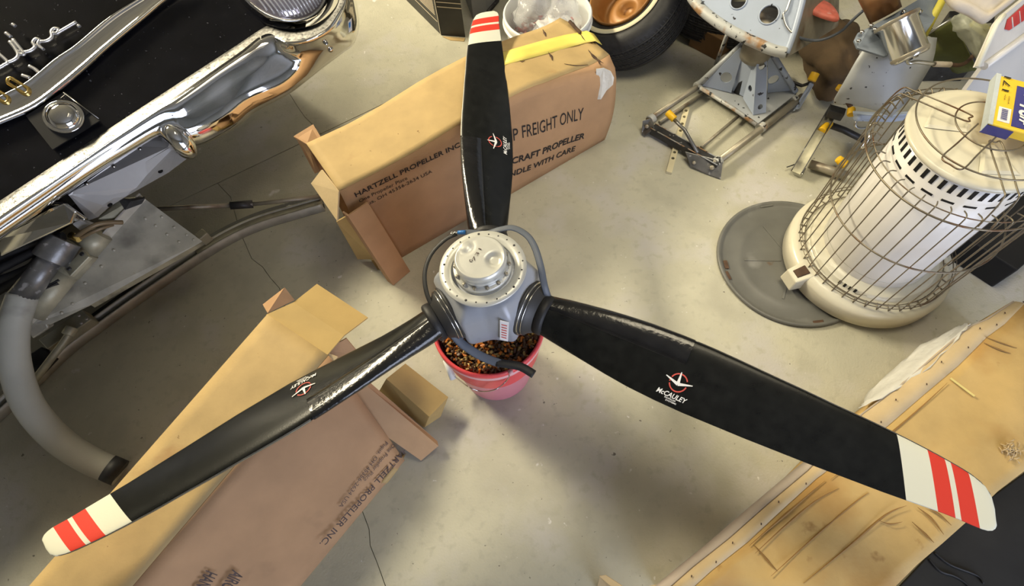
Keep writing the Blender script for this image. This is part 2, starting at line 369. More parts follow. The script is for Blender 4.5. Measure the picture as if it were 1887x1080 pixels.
# ------------------------------------------------------------------ the propeller
TH = 1.5043
ZH = 0.43; KP = (H - ZH) / (H - 0.366)      # hub height; KP keeps the size seen from the camera
Hc = P(901.2, 535.7, ZH)
ax, ay = -0.00516, -0.04715
prop = thing('aircraft_propeller', 'three bladed black aircraft propeller with red striped white tips, hub resting on the pink bucket', 'propeller', Hc)
prop['local'] = True
prop.matrix_world = Matrix.Translation(Hc) @ Matrix.Rotation(ay, 4, 'Y') @ Matrix.Rotation(ax, 4, 'X') @ Matrix.Rotation(TH, 4, 'Z') @ Matrix.Scale(KP, 4)
def PZ(x, y, z): return P(x, y, H - (H - z) * KP)
PM = prop.matrix_world.copy(); PMI = PM.inverted()
RB = 1.0396
ST = [(.095, .036, .010, -.036, -.010, .070), (.12, .040, .012, -.038, -.012, .069), (.15, .045, .016, -.042, -.014, .060), (.18, .050, .020, -.045, -.018, .052), (.22, .0545, .0255, -.0485, -.022, .043), (.26, .059, .030, -.052, -.026, .036), (.31, .0645, .032, -.057, -.029, .031), (.36, .069, .033, -.061, -.031, .027),
      (.42, .0725, .031, -.0635, -.029, .023), (.48, .074, .029, -.064, -.026, .020), (.54, .073, .027, -.0615, -.0245, .018), (.6, .071, .025, -.059, -.023, .016), (.66, .0695, .023, -.055, -.0225, .0145), (.72, .067, .021, -.051, -.022, .013), (.78, .0655, .0195, -.0465, -.02, .0115), (.84, .062, .018, -.042, -.018, .010), (.89, .0575, .0165, -.038, -.013, .0085), (.93, .052, .015, -.0345, -.009, .0075),
      (.955, .047, .0135, -.033, -.008, .007), (.975, .039, .011, -.033, -.007, .0065), (.988, .027, .007, -.0325, -.006, .006), (.997, .010, .003, -.0305, -.006, .005), (1.003, -.007, -.001, -.027, -.005, .004), (1.006, -.014, -.003, -.022, -.004, .003)]
def sect(r):
    for a, b in zip(ST[:-1], ST[1:]):
        if r <= b[0]: break
    t = max(0, min(1, (r - a[0]) / (b[0] - a[0]))); return [lerp(a[i], b[i], t) for i in range(1, 6)]
def prof(c, r):
    q = math.sqrt(max(0, 1 - (2 * c - 1) ** 2))                       # round shank
    af = 1.32 * (2.0 * math.sqrt(c) - 1.45 * c - 0.55 * c * c) if c < 1 else 0
    af = max(0.06, af) if 0.0 < c < 1 else 0
    k = max(0, min(1, (r - .10) / .16)); return lerp(q, min(af, 1.0), k)
def skin(r, c, up, off=0.0):
    sl, zl, sr, zr, t = sect(r)
    s = lerp(sl, sr, c); z = lerp(zl, zr, c)
    n = Vector((-(zl - zr), sl - sr)).normalized()                    # normal in the (s, z) plane
    k = max(0, min(1, (r - .10) / .16))
    h = t * prof(c, r) * (0.5 if up else -0.5)
    if up: h *= lerp(1.0, 1.3, k)
    else: h *= lerp(1.0, 0.7, k)
    e = off if up else -off
    n2 = n * (h + e); fwd = off * (1 - c) if c < 0.04 else 0
    return Vector((r * RB, s + n2.x + fwd, z + n2.y))
CH = [0, .012, .04, .09, .16, .25, .36, .48, .6, .72, .83, .92, .98, 1]
def blade_mesh():
    bm = nb(); rows = []
    rr = sorted(set([s[0] for s in ST]))
    for r in rr:
        rows.append([skin(r, c, True) for c in CH] + [skin(r, c, False) for c in CH[-2:0:-1]])
    g = [[bm.verts.new(p) for p in row] for row in rows]
    n = len(g[0])
    for a, b in zip(g[:-1], g[1:]):
        for k in range(n): bm.faces.new((a[k], a[(k + 1) % n], b[(k + 1) % n], b[k])).smooth = True
    bm.faces.new(g[0][::-1]); bm.faces.new(g[-1])
    return bm
def blade_paint():
    m = mat('blade_paint', (0.009, 0.0095, 0.009), 0.25, 0, 0.3, 40, 0.04, 250, spec=0.30)
    nt = m.node_tree; N = nt.nodes; L = nt.links; b = N['Principled BSDF']
    old = b.inputs['Base Color'].links[0].from_socket
    tc = N.new('ShaderNodeTexCoord'); sx = N.new('ShaderNodeSeparateXYZ'); L.new(tc.outputs['Object'], sx.inputs[0])
    ma = N.new('ShaderNodeMath'); ma.operation = 'MULTIPLY_ADD'; ma.inputs[1].default_value = 0.52
    L.new(sx.outputs[1], ma.inputs[0]); L.new(sx.outputs[0], ma.inputs[2])
    rp = N.new('ShaderNodeValToRGB'); rp.color_ramp.interpolation = 'CONSTANT'
    dv = N.new('ShaderNodeMath'); dv.operation = 'DIVIDE'; dv.inputs[1].default_value = 1.2; L.new(ma.outputs[0], dv.inputs[0]); L.new(dv.outputs[0], rp.inputs[0])
    cr_ = rp.color_ramp; W = (0.74, 0.74, 0.62, 1); R = (0.70, 0.055, 0.035, 1)
    cr_.elements[0].position = 0; cr_.elements[0].color = (0, 0, 0, 1); cr_.elements[1].position = .856 * RB / 1.2; cr_.elements[1].color = W
    for r, c in ((.904, R), (.929, W), (.941, R), (.968, W)):
        e = cr_.elements.new(r * RB / 1.2); e.color = c
    gt = N.new('ShaderNodeMath'); gt.operation = 'GREATER_THAN'; gt.inputs[1].default_value = .856 * RB; L.new(ma.outputs[0], gt.inputs[0])
    mx = N.new('ShaderNodeMix'); mx.data_type = 'RGBA'; L.new(gt.outputs[0], mx.inputs[0]); L.new(old, mx.inputs[6]); L.new(rp.outputs[0], mx.inputs[7])
    L.new(mx.outputs[2], b.inputs['Base Color'])
    rr = N.new('ShaderNodeMapRange'); rr.inputs[3].default_value = 0.27; rr.inputs[4].default_value = 0.45; L.new(gt.outputs[0], rr.inputs[0]); L.new(rr.outputs[0], b.inputs['Roughness'])
    return m
BP = blade_paint()
def on_blade(x, s, off=0.0012):
    r = x / RB; sl, zl, sr, zr, t = sect(r); c = max(0.001, min(0.999, (sl - s) / (sl - sr)))
    p = skin(r, c, True, off); return p
blade0 = obj('blade', blade_mesh(), BP, prop)
# rubber de-icing boot over the leading edge
bm = nb(); rows = []
cu = [.36, .26, .17, .10, .05, .02, 0.0]; cl = [.02, .06, .14, .25]
for r in [.135 + (.447 - .135) * i / 22 for i in range(23)]:
    rows.append([skin(r, .37, True, 0.0001)] + [skin(r, c, True, .0016) for c in cu] + [skin(r, c, False, .0016) for c in cl] + [skin(r, .26, False, 0.0001)])
loft(bm, rows)
boot0 = obj('deice_boot', bm, boot_rubber, blade0, label='glossy wrinkled black rubber strip on the leading edge')
bm = nb(); rows = []
for r in [.452 + (.985 - .452) * i / 30 for i in range(31)]:
    rows.append([skin(r, .012, True, .0002), skin(r, .004, True, .0007), skin(r, .0, True, .0009), skin(r, .004, False, .0007), skin(r, .02, False, .0002)])
loft(bm, rows); edge0 = obj('leading_edge', bm, steel_bright, blade0, label='thin bare metal leading edge')
# maker's round decal: white aeroplane on a red ring above the lettering
def decal():
    cx, cy = .449 * RB, -.014
    bm = nb()
    fn = lambda x, y, o=.0016: on_blade(x, y, o)
    def strip(pts, wd, mi, o=.0016):
        for (x0, y0), (x1, y1) in zip(pts[:-1], pts[1:]):
            d = Vector((x1 - x0, y1 - y0)); nrm = Vector((-d.y, d.x)).normalized(); w0, w1 = wd if isinstance(wd, tuple) else (wd, wd)
            bm.faces.new([bm.verts.new(fn(x0 + nrm.x * w0, y0 + nrm.y * w0, o)), bm.verts.new(fn(x1 + nrm.x * w1, y1 + nrm.y * w1, o)), bm.verts.new(fn(x1 - nrm.x * w1, y1 - nrm.y * w1, o)), bm.verts.new(fn(x0 - nrm.x * w0, y0 - nrm.y * w0, o))]).material_index = mi
    R = .0175
    for a0, a1 in ((200, 352), (28, 160), (166, 190)):
        strip([(cx + R * math.cos(math.radians(a)), cy + R * math.sin(math.radians(a))) for a in [a0 + (a1 - a0) * i / 16 for i in range(17)]], .0013, 1)
    for dx, dy in ((-.028, .005), (.028, .005)):
        strip([(cx, cy - .003), (cx + dx, cy + dy)], (.0032, .0009), 0, .0019)
    strip([(cx, cy - .004), (cx - .002, cy + .021)], (.0036, .0010), 0, .0019)
    text_on(bm, 'McCAULEY', lambda x, y: fn(x, y), cx - .034, cy - .032, cx + .030, .0095, 0.02, 0.25)
    text_on(bm, 'PROPELLER', lambda x, y: fn(x, y), cx - .014, cy - .0365, cx + .010, .0028, 0.02)
    text_on(bm, 'SYSTEMS', lambda x, y: fn(x, y), cx - .010, cy - .0410, cx + .013, .0028, 0.02)
    # faint round film edge
    Rf = .040; c2 = (cx - .002, cy - .012)
    me = bpy.data.meshes.new('decal'); bm.to_mesh(me); bm.free()
    return me
decal0 = obj('decal', decal(), [print_white, print_red], blade0, label='round maker decal with white aeroplane, red ring and white lettering')
# clamp ring, root sleeve and retention rings of each blade
bm = nb(); XR = Matrix.Rotation(PI / 2, 4, 'Y')
lathe(bm, [(.0400, .136), (.0470, .138), (.0475, .152), (.0450, .156), (.0395, .158)], 32, XR)
clamp0 = obj('boot_clamp', bm, rubber, blade0, label='black clamp band round the blade root')
bm = nb(); lathe(bm, [(.030, .097), (.067, .099), (.067, .106), (.064, .1065), (.064, .1105), (.062, .111), (.062, .118), (.056, .122), (.048, .136), (.03, .137)], 36, XR)
sleeve0 = obj('root_sleeve', bm, hub_dark, blade0)
bm = nb(); lathe(bm, [(.0630, .1065), (.0662, .1068), (.0668, .1085), (.0662, .1100), (.0630, .1103)], 36, XR); lathe(bm, [(.0605, .1155), (.0630, .1158), (.0634, .1172), (.0605, .1176)], 36, XR)
ring0 = obj('retention_ring', bm, steel_bright, blade0, label='bright steel rings at the blade root')
blades = [blade0]
for k in (1, 2):
    b = inst(blade0, prop, Matrix.Rotation(k * 2 * PI / 3, 4, 'Z')); blades.append(b)
    for ch in (boot0, edge0, decal0, clamp0, sleeve0, ring0): inst(ch, b)
# hub body: three flats joined by facets
bm = nb()
def hubring(sc, z):
    o = []
    for k in range(3):
        for t in (-.070, .070):
            a = k * 2 * PI / 3; o.append(Vector(((.103 * math.cos(a) - t * math.sin(a)) * sc, (.103 * math.sin(a) + t * math.cos(a)) * sc, z)))
    q = []
    for i in range(6):
        a, b = o[i], o[(i + 1) % 6]
        if i % 2 == 0: q += [a, lerp(a, b, .5)]
        else: m_ = lerp(a, b, .5); q += [a, m_ * (0.90 if abs(z) < .08 else 0.94)]
    for p in q: p.z = z
    return q
rows = [hubring(s, z) for s, z in ((.52, -.118), (.66, -.110), (.93, -.072), (1, -.052), (1, .048), (.97, .062), (.80, .088), (.60, .098))]
g_ = [[bm.verts.new(p) for p in r] for r in rows]
for a, b in zip(g_[:-1], g_[1:]):
    for k in range(len(a)): bm.faces.new((a[k], a[(k + 1) % len(a)], b[(k + 1) % len(a)], b[k]))
bm.faces.new(g_[0][::-1]); bm.faces.new(g_[-1])
hub = obj('hub_body', bm, hub_grey, prop, smooth=True, bevel=0.009)
hub.modifiers['bevel'].angle_limit = 0.25; hub.modifiers['bevel'].segments = 3
# bulkhead ring with holes, bolt ring and pitch dome
bm = nb(); lathe(bm, [(.0705, .101), (.0955, .101), (.0965, .104), (.0955, .107), (.0705, .107), (.0705, .101)], 64)
flange = obj('bulkhead_ring', bm, hub_alum, prop)
bm = nb()
for k in range(24):
    a = 2 * PI * (k + .4) / 24; r = .0865 if k % 6 else .0885
    lathe(bm, [(0, .10735), (.0019 if k % 5 else .0028, .10735), (.0019 if k % 5 else .0028, .106)], 10, Matrix.Translation((r * math.cos(a), r * math.sin(a), 0)))
obj('ring_hole', bm, hub_dark, flange)['kind'] = 'stuff'
bm = nb(); lathe(bm, [(.045, .092), (.0700, .092), (.0700, .0945), (.045, .095)], 48); obj('ring_gap', bm, hub_dark, prop)
bm = nb(); lathe(bm, [(.052, .096), (.0632, .096), (.0640, .098), (.0640, .112), (.0625, .1135), (.0565, .1135), (.0550, .116)], 48)
obj('bolt_ring', bm, hub_alum, prop)
bm = nb(); lathe(bm, [(.0042, .112), (.0042, .118), (.0036, .1188), (0, .1188)], 6)
bolt0 = obj('bolt', bm, tube_steel, prop, loc=(.0592 * math.cos(.2), .0592 * math.sin(.2), 0))
for k in range(1, 14):
    a = .2 + 2 * PI * k / 14; inst(bolt0, prop, Matrix.Translation((.0592 * math.cos(a), .0592 * math.sin(a), 0)) @ Matrix.Rotation(a, 4, 'Z'))
bm = nb()
pts = [Vector((.0592 * math.cos(.2 + 2 * PI * k / 28) + .004 * (-1) ** k, .0592 * math.sin(.2 + 2 * PI * k / 28), .1200 + .002 * (k % 2))) for k in range(16, 27)]
tube(bm, smoothpath(pts, 3), .0007, 6); obj('lock_wire', bm, steel, prop)
VI = PMI.to_3x3()
def todome(px, py, zr):   # photo pixel on the plane zr of the hub frame -> hub coordinates
    n = (PM.to_3x3() @ Vector((0, 0, 1))).normalized(); p = hit(px, py, PM @ Vector((0, 0, zr)), n); return PMI @ p
zt = .148
d1, d2 = todome(911, 478, zt), todome(857, 455, zt)
bm = nb(); rows = []
for i, (r, z) in enumerate([(.0545, .112), (.0545, .120), (.0530, .122), (.0530, .127), (.0560, .129), (.0565, .142), (.0555, .1455), (.0535, .1475)]):
    rows.append([Vector((r * math.cos(2 * PI * k / 56), r * math.sin(2 * PI * k / 56), z)) for k in range(56)])
def dz(x, y):
    q = Vector((x, y)); a = (q - d1.xy).length / .0135; b = (q - d2.xy).length / .0135
    return -.008 * math.exp(-a ** 4) - .0032 * math.exp(-(a - 1.0) ** 2 * 6) + .0042 * math.exp(-b ** 4) - .0014 * math.exp(-(b - 1.25) ** 2 * 8)
for r in (.0525, .051, .047, .043, .039, .035, .031, .027, .023, .019, .015, .011, .007, .003):
    rows.append([Vector((r * math.cos(2 * PI * k / 56), r * math.sin(2 * PI * k / 56), .148 + (.0012 if r > .05 else 0) + .002 * (1 - (r / .055) ** 2) + dz(r * math.cos(2 * PI * k / 56), r * math.sin(2 * PI * k / 56)))) for k in range(56)])
loft(bm, rows, closed=True); bm.verts.ensure_lookup_table(); bm.faces.new(bm.verts[-56:])
dome = obj('pitch_dome', bm, hub_alum, prop)
bm = nb(); t0_, t1_ = todome(874, 482, .150), todome(892, 452, .150); ux = (t1_ - t0_); L_ = ux.length; ux.normalize(); uy = Vector((-ux.y, ux.x, 0))
text_on(bm, '731', lambda x, y: t0_ + ux * x + uy * y + Vector((0, 0, .0012)), 0, 0, L_ * .75, .007)
c0_ = todome(868, 481, .150); text_on(bm, 'C', lambda x, y: c0_ + ux * x + uy * y + Vector((0, 0, .0009)), -.003, -.003, .003, .007, .03)
obj_raw('stamped_mark', bm, ink_faint, dome)
# inspection sticker on the hub front
n_f = (PM.to_3x3() @ Vector((-1, 0, 0))).normalized()
hp = []
dgx = Vector((math.cos(TH + PI), math.sin(TH + PI), 0))
q0 = PM @ (Vector((-.108, 0, 0)))
for px, py in ((921, 588), (938, 592), (936, 627), (921, 623)):
    p = hit(px, py, q0, n_f); hp.append(p)
bm = nb(); poly(bm, [PMI @ (p + n_f * .0035) for p in hp], .0015, Vector((-1, 0, 0)))
st = obj('inspection_sticker', bm, label_white, prop, label='small white sticker with faint red print')
bm = nb()
for i in range(6):
    t = .15 + i * .13
    a, b = lerp(hp[0], hp[3], t), lerp(hp[1], hp[2], t); a2, b2 = lerp(hp[0], hp[3], t + .05), lerp(hp[1], hp[2], t + .05)
    bm.faces.new([bm.verts.new(PMI @ (p + n_f * .0041)) for p in (lerp(a, b, .18), lerp(a, b, .8), lerp(a2, b2, .8), lerp(a2, b2, .18))])
obj_raw('sticker_print', bm, print_red, st)
# de-icing leads with their terminals
def lead(name, pix, r, m, flat=1.0, seg=8):
    bm = nb(); tube(bm, smoothpath([PMI @ PZ(*q) for q in pix], 6), r, seg, flat=flat); return obj(name, bm, m, prop)
ld = lead('heater_lead', [(1010, 548, .405), (1003, 525, .43), (996, 490, .45), (985, 455, .46), (970, 433, .465), (945, 420, .465), (920, 423, .46), (895, 430, .452), (870, 428, .45), (858, 428, .45)], .0080, strap_grey, .28)
def terminal(pa, pb, parent):
    a, b = PMI @ PZ(*pa), PMI @ PZ(*pb); bm = nb(); cyl(bm, a, lerp(a, b, .65), .0052, .0046, 10); o = obj('terminal', bm, plastic_blue, parent, label='blue crimp terminal')
    bm = nb(); d = (b - a); cyl(bm, lerp(a, b, .6), b, .0026, .0026, 8); lathe(bm, [(.002, -.0006), (.0042, -.0006), (.0042, .0006), (.002, .0006), (.002, -.0006)], 14, Matrix.Translation(b + d.normalized() * .003)); obj('terminal', bm, steel_bright, parent, label='bare metal ring terminal')
terminal((858, 428, .45), (836, 429, .45), ld)
ld = lead('heater_lead', [(842, 431, .445), (820, 442, .44), (795, 468, .43), (783, 500, .42), (785, 535, .41), (797, 565, .40), (815, 592, .385), (826, 603, .375)], .0056, rubber, .45)
terminal((826, 603, .375), (845, 610, .365), ld)
ld = lead('heater_lead', [(806, 560, .41), (812, 578, .40), (828, 596, .385), (836, 602, .378)], .0042, rubber, .6)
ld = lead('heater_lead', [(820, 596, .365), (832, 612, .34), (850, 632, .315), (872, 648, .295), (895, 660, .280), (922, 670, .268)], .0105, strap_grey, .30, 10)
bm = nb(); tube(bm, smoothpath([PMI @ PZ(*q) for q in [(915, 668, .270), (935, 671, .268), (960, 676, .266), (984, 690, .262)]], 5), .0108, 10, flat=.40); obj('lead_sleeve', bm, rubber, ld, label='black heat shrink sleeve on the lead end')

# ------------------------------------------------------------------ the pink bucket and what is in it
BX, BY = -.0645, .568; BKR, BKZ = .965, 1.18
def bk(pr): return [(r * BKR, z * BKZ) for r, z in pr]
def PB(x, y, z): return P(x, y, z * BKZ)
bucket = thing('bucket', 'round pink plastic bucket with red rim under the propeller hub', 'bucket', (BX, BY, 0))
BT = Matrix.Translation((BX, BY, 0))
bm = nb(); lathe(bm, bk([(0, 0), (.100, 0), (.103, .003), (.126, .185), (.1285, .187), (.1290, .196), (.1275, .198), (.1285, .204), (.1315, .206), (.1325, .216), (.1335, .226)]), 64, BT)
body_b = obj('bucket_body', bm, bucket_pink, bucket)
bm = nb(); lathe(bm, bk([(.1330, .224), (.1375, .225), (.1405, .228), (.1405, .236), (.1390, .2385), (.1330, .2375)]), 64, BT)
obj('rim_band', bm, bucket_pale, bucket, label='pale scuffed band under the rim')
bm = nb(); lathe(bm, bk([(.1330, .2375), (.1395, .2380), (.1415, .242), (.1415, .250), (.1390, .2535), (.1345, .2535), (.1325, .250), (.1300, .200), (.1280, .150)]), 64, BT)
obj('bucket_rim', bm, bucket_red, bucket, label='bright red rolled rim')
def onb(x, y, e):      # point in front of the bucket wall by e, seen at photo pixel x, y
    best = None
    for k in range(0, 300):
        z = .02 + k * .001; p = P(x, y, z); r = math.hypot(p.x - BX, p.y - BY); R_ = .100 + (.128 * BKR - .100) * min(1, z / .22)
        if z > .235: R_ = .136
        d = abs(r - R_ - e)
        if p.y < BY and (best is None or d < best[0]): best = (d, p)
    return best[1]
bm = nb(); tube(bm, smoothpath([onb(941, 688, .004), onb(932, 703, .008), onb(912, 718, .012), onb(886, 721, .012), onb(862, 712, .012), onb(838, 694, .014)], 6), .0015, 8)
hd = obj('bucket_handle', bm, steel, bucket, label='thin wire bail hanging down the front')
bm = nb(); cyl(bm, onb(835, 698, .022), onb(822, 664, .022), .009, .009, 14); obj('handle_grip', bm, plastic_white, hd, label='white tube grip on the bail')
bm = nb(); q_ = onb(941, 686, .0); dq = Vector((q_.x - BX, q_.y - BY, 0)).normalized(); cyl(bm, q_ - dq * .004, q_ + dq * .006, .007, .005, 12); obj('handle_ear', bm, bucket_pale, bucket)
# spent casings: nobody could count them
bm = nb(); rnd = random.Random(3)
for i in range(2100):
    a = rnd.uniform(0, 2 * PI); r = .118 * math.sqrt(rnd.uniform(0, 1)); z = .262 + rnd.uniform(-.012, .012) + .012 * (r / .118)
    c = Vector((BX + r * math.cos(a), BY + r * math.sin(a), z))
    d = Vector((rnd.gauss(0, 1), rnd.gauss(0, 1), rnd.gauss(0, .6))).normalized()
    mi = rnd.choices([0, 1, 2], [2.2, 3, 5])[0]; L_ = rnd.uniform(.007, .0125); rad = rnd.uniform(.0026, .0040)
    u, v = frame_for(d); A = c - d * L_ / 2; B = c + d * L_ / 2; seg = 6; R = []
    for q, rr in ((A, rad), (B, rad), (B, rad * .62), (B - d * L_ * .5, rad * .55)):
        R.append([bm.verts.new(q + u * rr * math.cos(2 * PI * k / seg) + v * rr * math.sin(2 * PI * k / seg)) for k in range(seg)])
    for a_, b_ in zip(R[:-1], R[1:]):
        for k in range(seg): bm.faces.new((a_[k], a_[(k + 1) % seg], b_[(k + 1) % seg], b_[k])).material_index = mi
    bm.faces.new(R[0][::-1]).material_index = mi
lathe(bm, [(0, .200), (.112, .200), (.118, .248), (0, .248)], 32, BT, mi=2)
tag(obj('small_casings', bm, [case_orange, case_brass, case_dark]), 'heap of small orange and brass coloured casings filling the pink bucket', 'casings', kind='stuff')

# ------------------------------------------------------------------ standing carton (open end to the left, crushed end to the right)
Z = Vector((0, 0, 1))
A0, B0 = P(697, 499, 0), P(1108, 260, 0)
u1 = (B0 - A0).normalized(); n1 = Vector((u1.y, -u1.x, 0)); LEN = (B0 - A0).length; DEP = .205
if n1.dot(CAM - A0) < 0: n1 = -n1
tops = []
for x, y in ((625, 352), (700, 315), (770, 276), (845, 230), (890, 205), (941, 179), (977, 161), (1036, 143), (1095, 128), (1125, 116)):
    p = hit(x, y, A0, n1); tops.append(((p - A0).dot(u1), p.z))
def htop(u):
    if u <= tops[0][0]: return tops[0][1]
    for (a, ha), (b, hb) in zip(tops[:-1], tops[1:]):
        if u <= b: return lerp(ha, hb, (u - a) / (b - a))
    return tops[-1][1]
UL = tops[0][0]
def front(u, t, off=0.0):
    """t is the share of the height; the face bellies out toward the crushed end"""
    k = max(0, min(1, (u - .15) / (LEN - .15)))
    bul = .020 * math.sin(PI * t) * k + .006 * math.sin(u * 23) * math.sin(PI * t) * k
    crush = -.030 * max(0, (t - .86) / .14) ** 2 * max(0, (u - .72 * LEN) / (.28 * LEN))
    return A0 + u1 * u + Z * (htop(u) * t) + n1 * (bul + crush + off)
def topface(u, d, off=0.0):
    """d runs from the front edge to the back edge"""
    k = max(0, min(1, (u - .15) / (LEN - .15)))
    wdt = DEP + .045 * k
    sag = .010 * math.sin(PI * d) * k + .004 * math.sin(u * 31 + d * 5) * math.sin(PI * d) * k
    f = front(u, 1.0)
    return f - n1 * (wdt * d) + Z * (sag + off - .012 * k * d)
carton = thing('cardboard_box', 'long kraft propeller carton standing on edge, yellow tape on its crushed right end', 'box', A0 - n1 * .1)
us = [UL + (LEN + .015 - UL) * i / 36 for i in range(37)]
bm = nb(); loft(bm, [[front(u, t) for t in [i / 12 for i in range(13)]] for u in us])
fpan = obj('front_panel', bm, kraft_shaded, carton); md = fpan.modifiers.new('solid', 'SOLIDIFY'); md.thickness = .004; md.offset = -1 if False else 0
bm = nb(); loft(bm, [[topface(u, d) for d in [i / 10 for i in range(11)]] for u in us])
tpan = obj('top_panel', bm, kraft, carton); md = tpan.modifiers.new('solid', 'SOLIDIFY'); md.thickness = .004; md.offset = 0
bm = nb(); loft(bm, [[lerp(topface(u, 1.0), A0 + u1 * u - n1 * (DEP + .02), t) for t in [i / 6 for i in range(7)]] for u in us])
q_ = obj('back_panel', bm, kraft_shaded, carton); md = q_.modifiers.new('solid', 'SOLIDIFY'); md.thickness = .004; md.offset = 0
bm = nb(); ue = us[-1]
loft(bm, [[lerp(front(ue, t), lerp(A0 + u1 * ue - n1 * (DEP + .02), topface(ue, 1.0), t), d) + u1 * (.018 * math.sin(PI * d) * math.sin(PI * t) - (.02 if t > .95 else 0)) for d in [i / 6 for i in range(7)]] for t in [i / 6 for i in range(7)]])
q_ = obj('end_panel', bm, kraft_shaded, carton); md = q_.modifiers.new('solid', 'SOLIDIFY'); md.thickness = .004; md.offset = 0
bm = nb(); poly(bm, [A0 + Z * .004, A0 + u1 * LEN + Z * .004, A0 + u1 * LEN - n1 * DEP + Z * .004, A0 - n1 * DEP + Z * .004], .003, Z); obj('bottom_panel', bm, kraft_olive, carton)
# crushed corner folds
bm = nb()
for (x0, y0, z0), (x1, y1, z1), wd in (((1078, 58, .345), (1108, 104, .325), .012), ((1085, 60, .345), (1116, 108, .322), .010), ((1052, 38, .352), (1072, 60, .345), .012)):
    a, b = P(x0, y0, z0), P(x1, y1, z1); hexa(bm, [a - u1 * wd, b - u1 * wd, b + u1 * wd * .2 - Z * .004, a + u1 * wd * .2 - Z * .004], [a - u1 * wd * .6 + Z * .006, b - u1 * wd * .5 + Z * .007, b + Z * .002, a + Z * .002])
obj('crushed_fold', bm, rust, carton, label='dark torn crease in the crushed end')
# flaps of the open end
FT, BTk = front(UL, 1.0), topface(UL, 1.0)
bm = sheet([P(573, 338, .345), P(592, 313, FT.z), FT - u1 * .002, P(621, 407, .325)], th=.004)
obj('flap', bm, kraft_cream, carton, label='top flap folded down over the open end')
bm = sheet([P(545, 254, .385), BTk, P(590, 316, .29), P(580, 320, .28)]); poly(bm, [P(541, 251, .385), P(577, 229, .385), P(597, 262, .375), BTk], .004)
poly(bm, [P(545, 256, .38), P(574, 234, .38), P(592, 262, .30), P(570, 280, .30)], .004)
obj('flap', bm, kraft_shaded, carton, label='rear flap standing outward')
bm = nb()
def before(x, y, e):
    q = hit(x, y, A0, n1); return P(x, y, q.z + e)
a0, a1, b0, b1 = P(725, 526, .002), before(641, 398, .040), P(756, 500, .002), before(678, 373, .034)
poly(bm, [a1, b1, b0, a0], .0045)
h0, h1 = P(714, 518, .002), before(631, 391, .022)
poly(bm, [h1, a1, a0, h0], .0045)
obj('flap', bm, kraft_shaded, carton, label='front flap folded back against the printed side')
bm = sheet([P(620, 409, .255), P(640, 398, .268), P(690, 478, .012), P(659, 478, .010)])
obj('flap', bm, kraft_olive, carton, label='lower flap in the open end')
# yellow tape across the crushed end
bm = nb(); rows = []
tp = [((921, 98), (926, 121)), ((965, 85), (975, 108)), ((1000, 75), (1015, 97)), ((1040, 65), (1050, 87)), ((1068, 60), (1080, 79))]
def onTop(x, y, e=.003):
    for z in (.36, .35, .34, .33, .32, .31): pass
    z = .35
    for _ in range(25):
        p = P(x, y, z); u = (p - A0).dot(u1); d = (front(u, 1.0) - p).dot(n1) / (DEP + .045 * max(0, min(1, (u - .15) / (LEN - .15))))
        z = topface(u, max(0, min(1, d)), e).z
    return P(x, y, z)
for a, b in tp: rows.append([onTop(*lerp(Vector(a), Vector(b), t)) for t in (0, .33, .66, 1)])
rows.append([P(1081, 57, .356), P(1086, 63, .355), P(1092, 70, .353), P(1097, 76, .35)]); rows.append([P(1094, 63, .345), P(1099, 69, .342), P(1104, 76, .34), P(1109, 83, .336)])
loft(bm, rows); q_ = obj('tape', bm, tape_yellow, carton, label='strip of yellow masking tape'); md = q_.modifiers.new('solid', 'SOLIDIFY'); md.thickness = .0012
# dark creases and dirt pressed into the top
bm = nb()
for pix, wd in (([(1056, 40), (1068, 60), (1080, 78)], .004), ([(1084, 92), (1096, 106), (1112, 117)], .005), ([(1000, 54), (1004, 62), (1006, 68)], .004), ([(1010, 96), (1016, 104), (1018, 112)], .004), ([(958, 112), (962, 114), (967, 112)], .0015), ([(1040, 118), (1062, 121), (1084, 120)], .0016)):
    pts = smoothpath([onTop(x, y, .0032) for x, y in pix], 4); v = []
    for i, p in enumerate(pts):
        d = (pts[min(i + 1, len(pts) - 1)] - pts[max(i - 1, 0)]).normalized(); n = Vector((-d.y, d.x, 0)); w_ = wd * (1.05 - abs(2 * i / (len(pts) - 1) - 1)) * (1 + .3 * math.sin(i * 2.3))
        v.append((bm.verts.new(p + n * w_), bm.verts.new(p + Z * .0016), bm.verts.new(p - n * w_)))
    for a, b in zip(v[:-1], v[1:]): bm.faces.new((a[0], a[1], b[1], b[0])); bm.faces.new((a[1], a[2], b[2], b[1]))
obj('dirt_mark', bm, rust, carton)['kind'] = 'stuff'
# printing on the front
def uh(x, y): p = hit(x, y, A0, n1); return (p - A0).dot(u1), p.z
bm = nb()
def print1(s, a, b, h, bold=0., shear=0., mi=0):
    (xa, ya), (xb, yb) = uh(*a), uh(*b)
    bm = nb(); text_on(bm, s, lambda x, y: front(x, (lerp(ya, yb, (x - xa) / (xb - xa)) + y) / htop(x), .0035), xa, 0, xb, h, bold, shear, 0); obj_raw('printed_line', bm, [ink, ink_faint][mi], carton)
print1('HARTZELL PROPELLER INC.', (655, 362), (849, 266), .0165, .015)
print1('One Propeller Place', (662, 372), (750, 329), .0125); print1('Piqua, OH 45356-2634 USA', (664, 384), (795, 316), .0125)
print1('FREIGHT ONLY', (958, 249), (1068, 214), .049, 0.0); print1('SHIP', (913, 266), (951, 252), .047, 0.0)
print1('AIRCRAFT PROPELLER', (912, 309), (1071, 250), .028, .025, .12); print1('HANDLE WITH CARE', (914, 333), (1057, 275), .026, .02, .12)
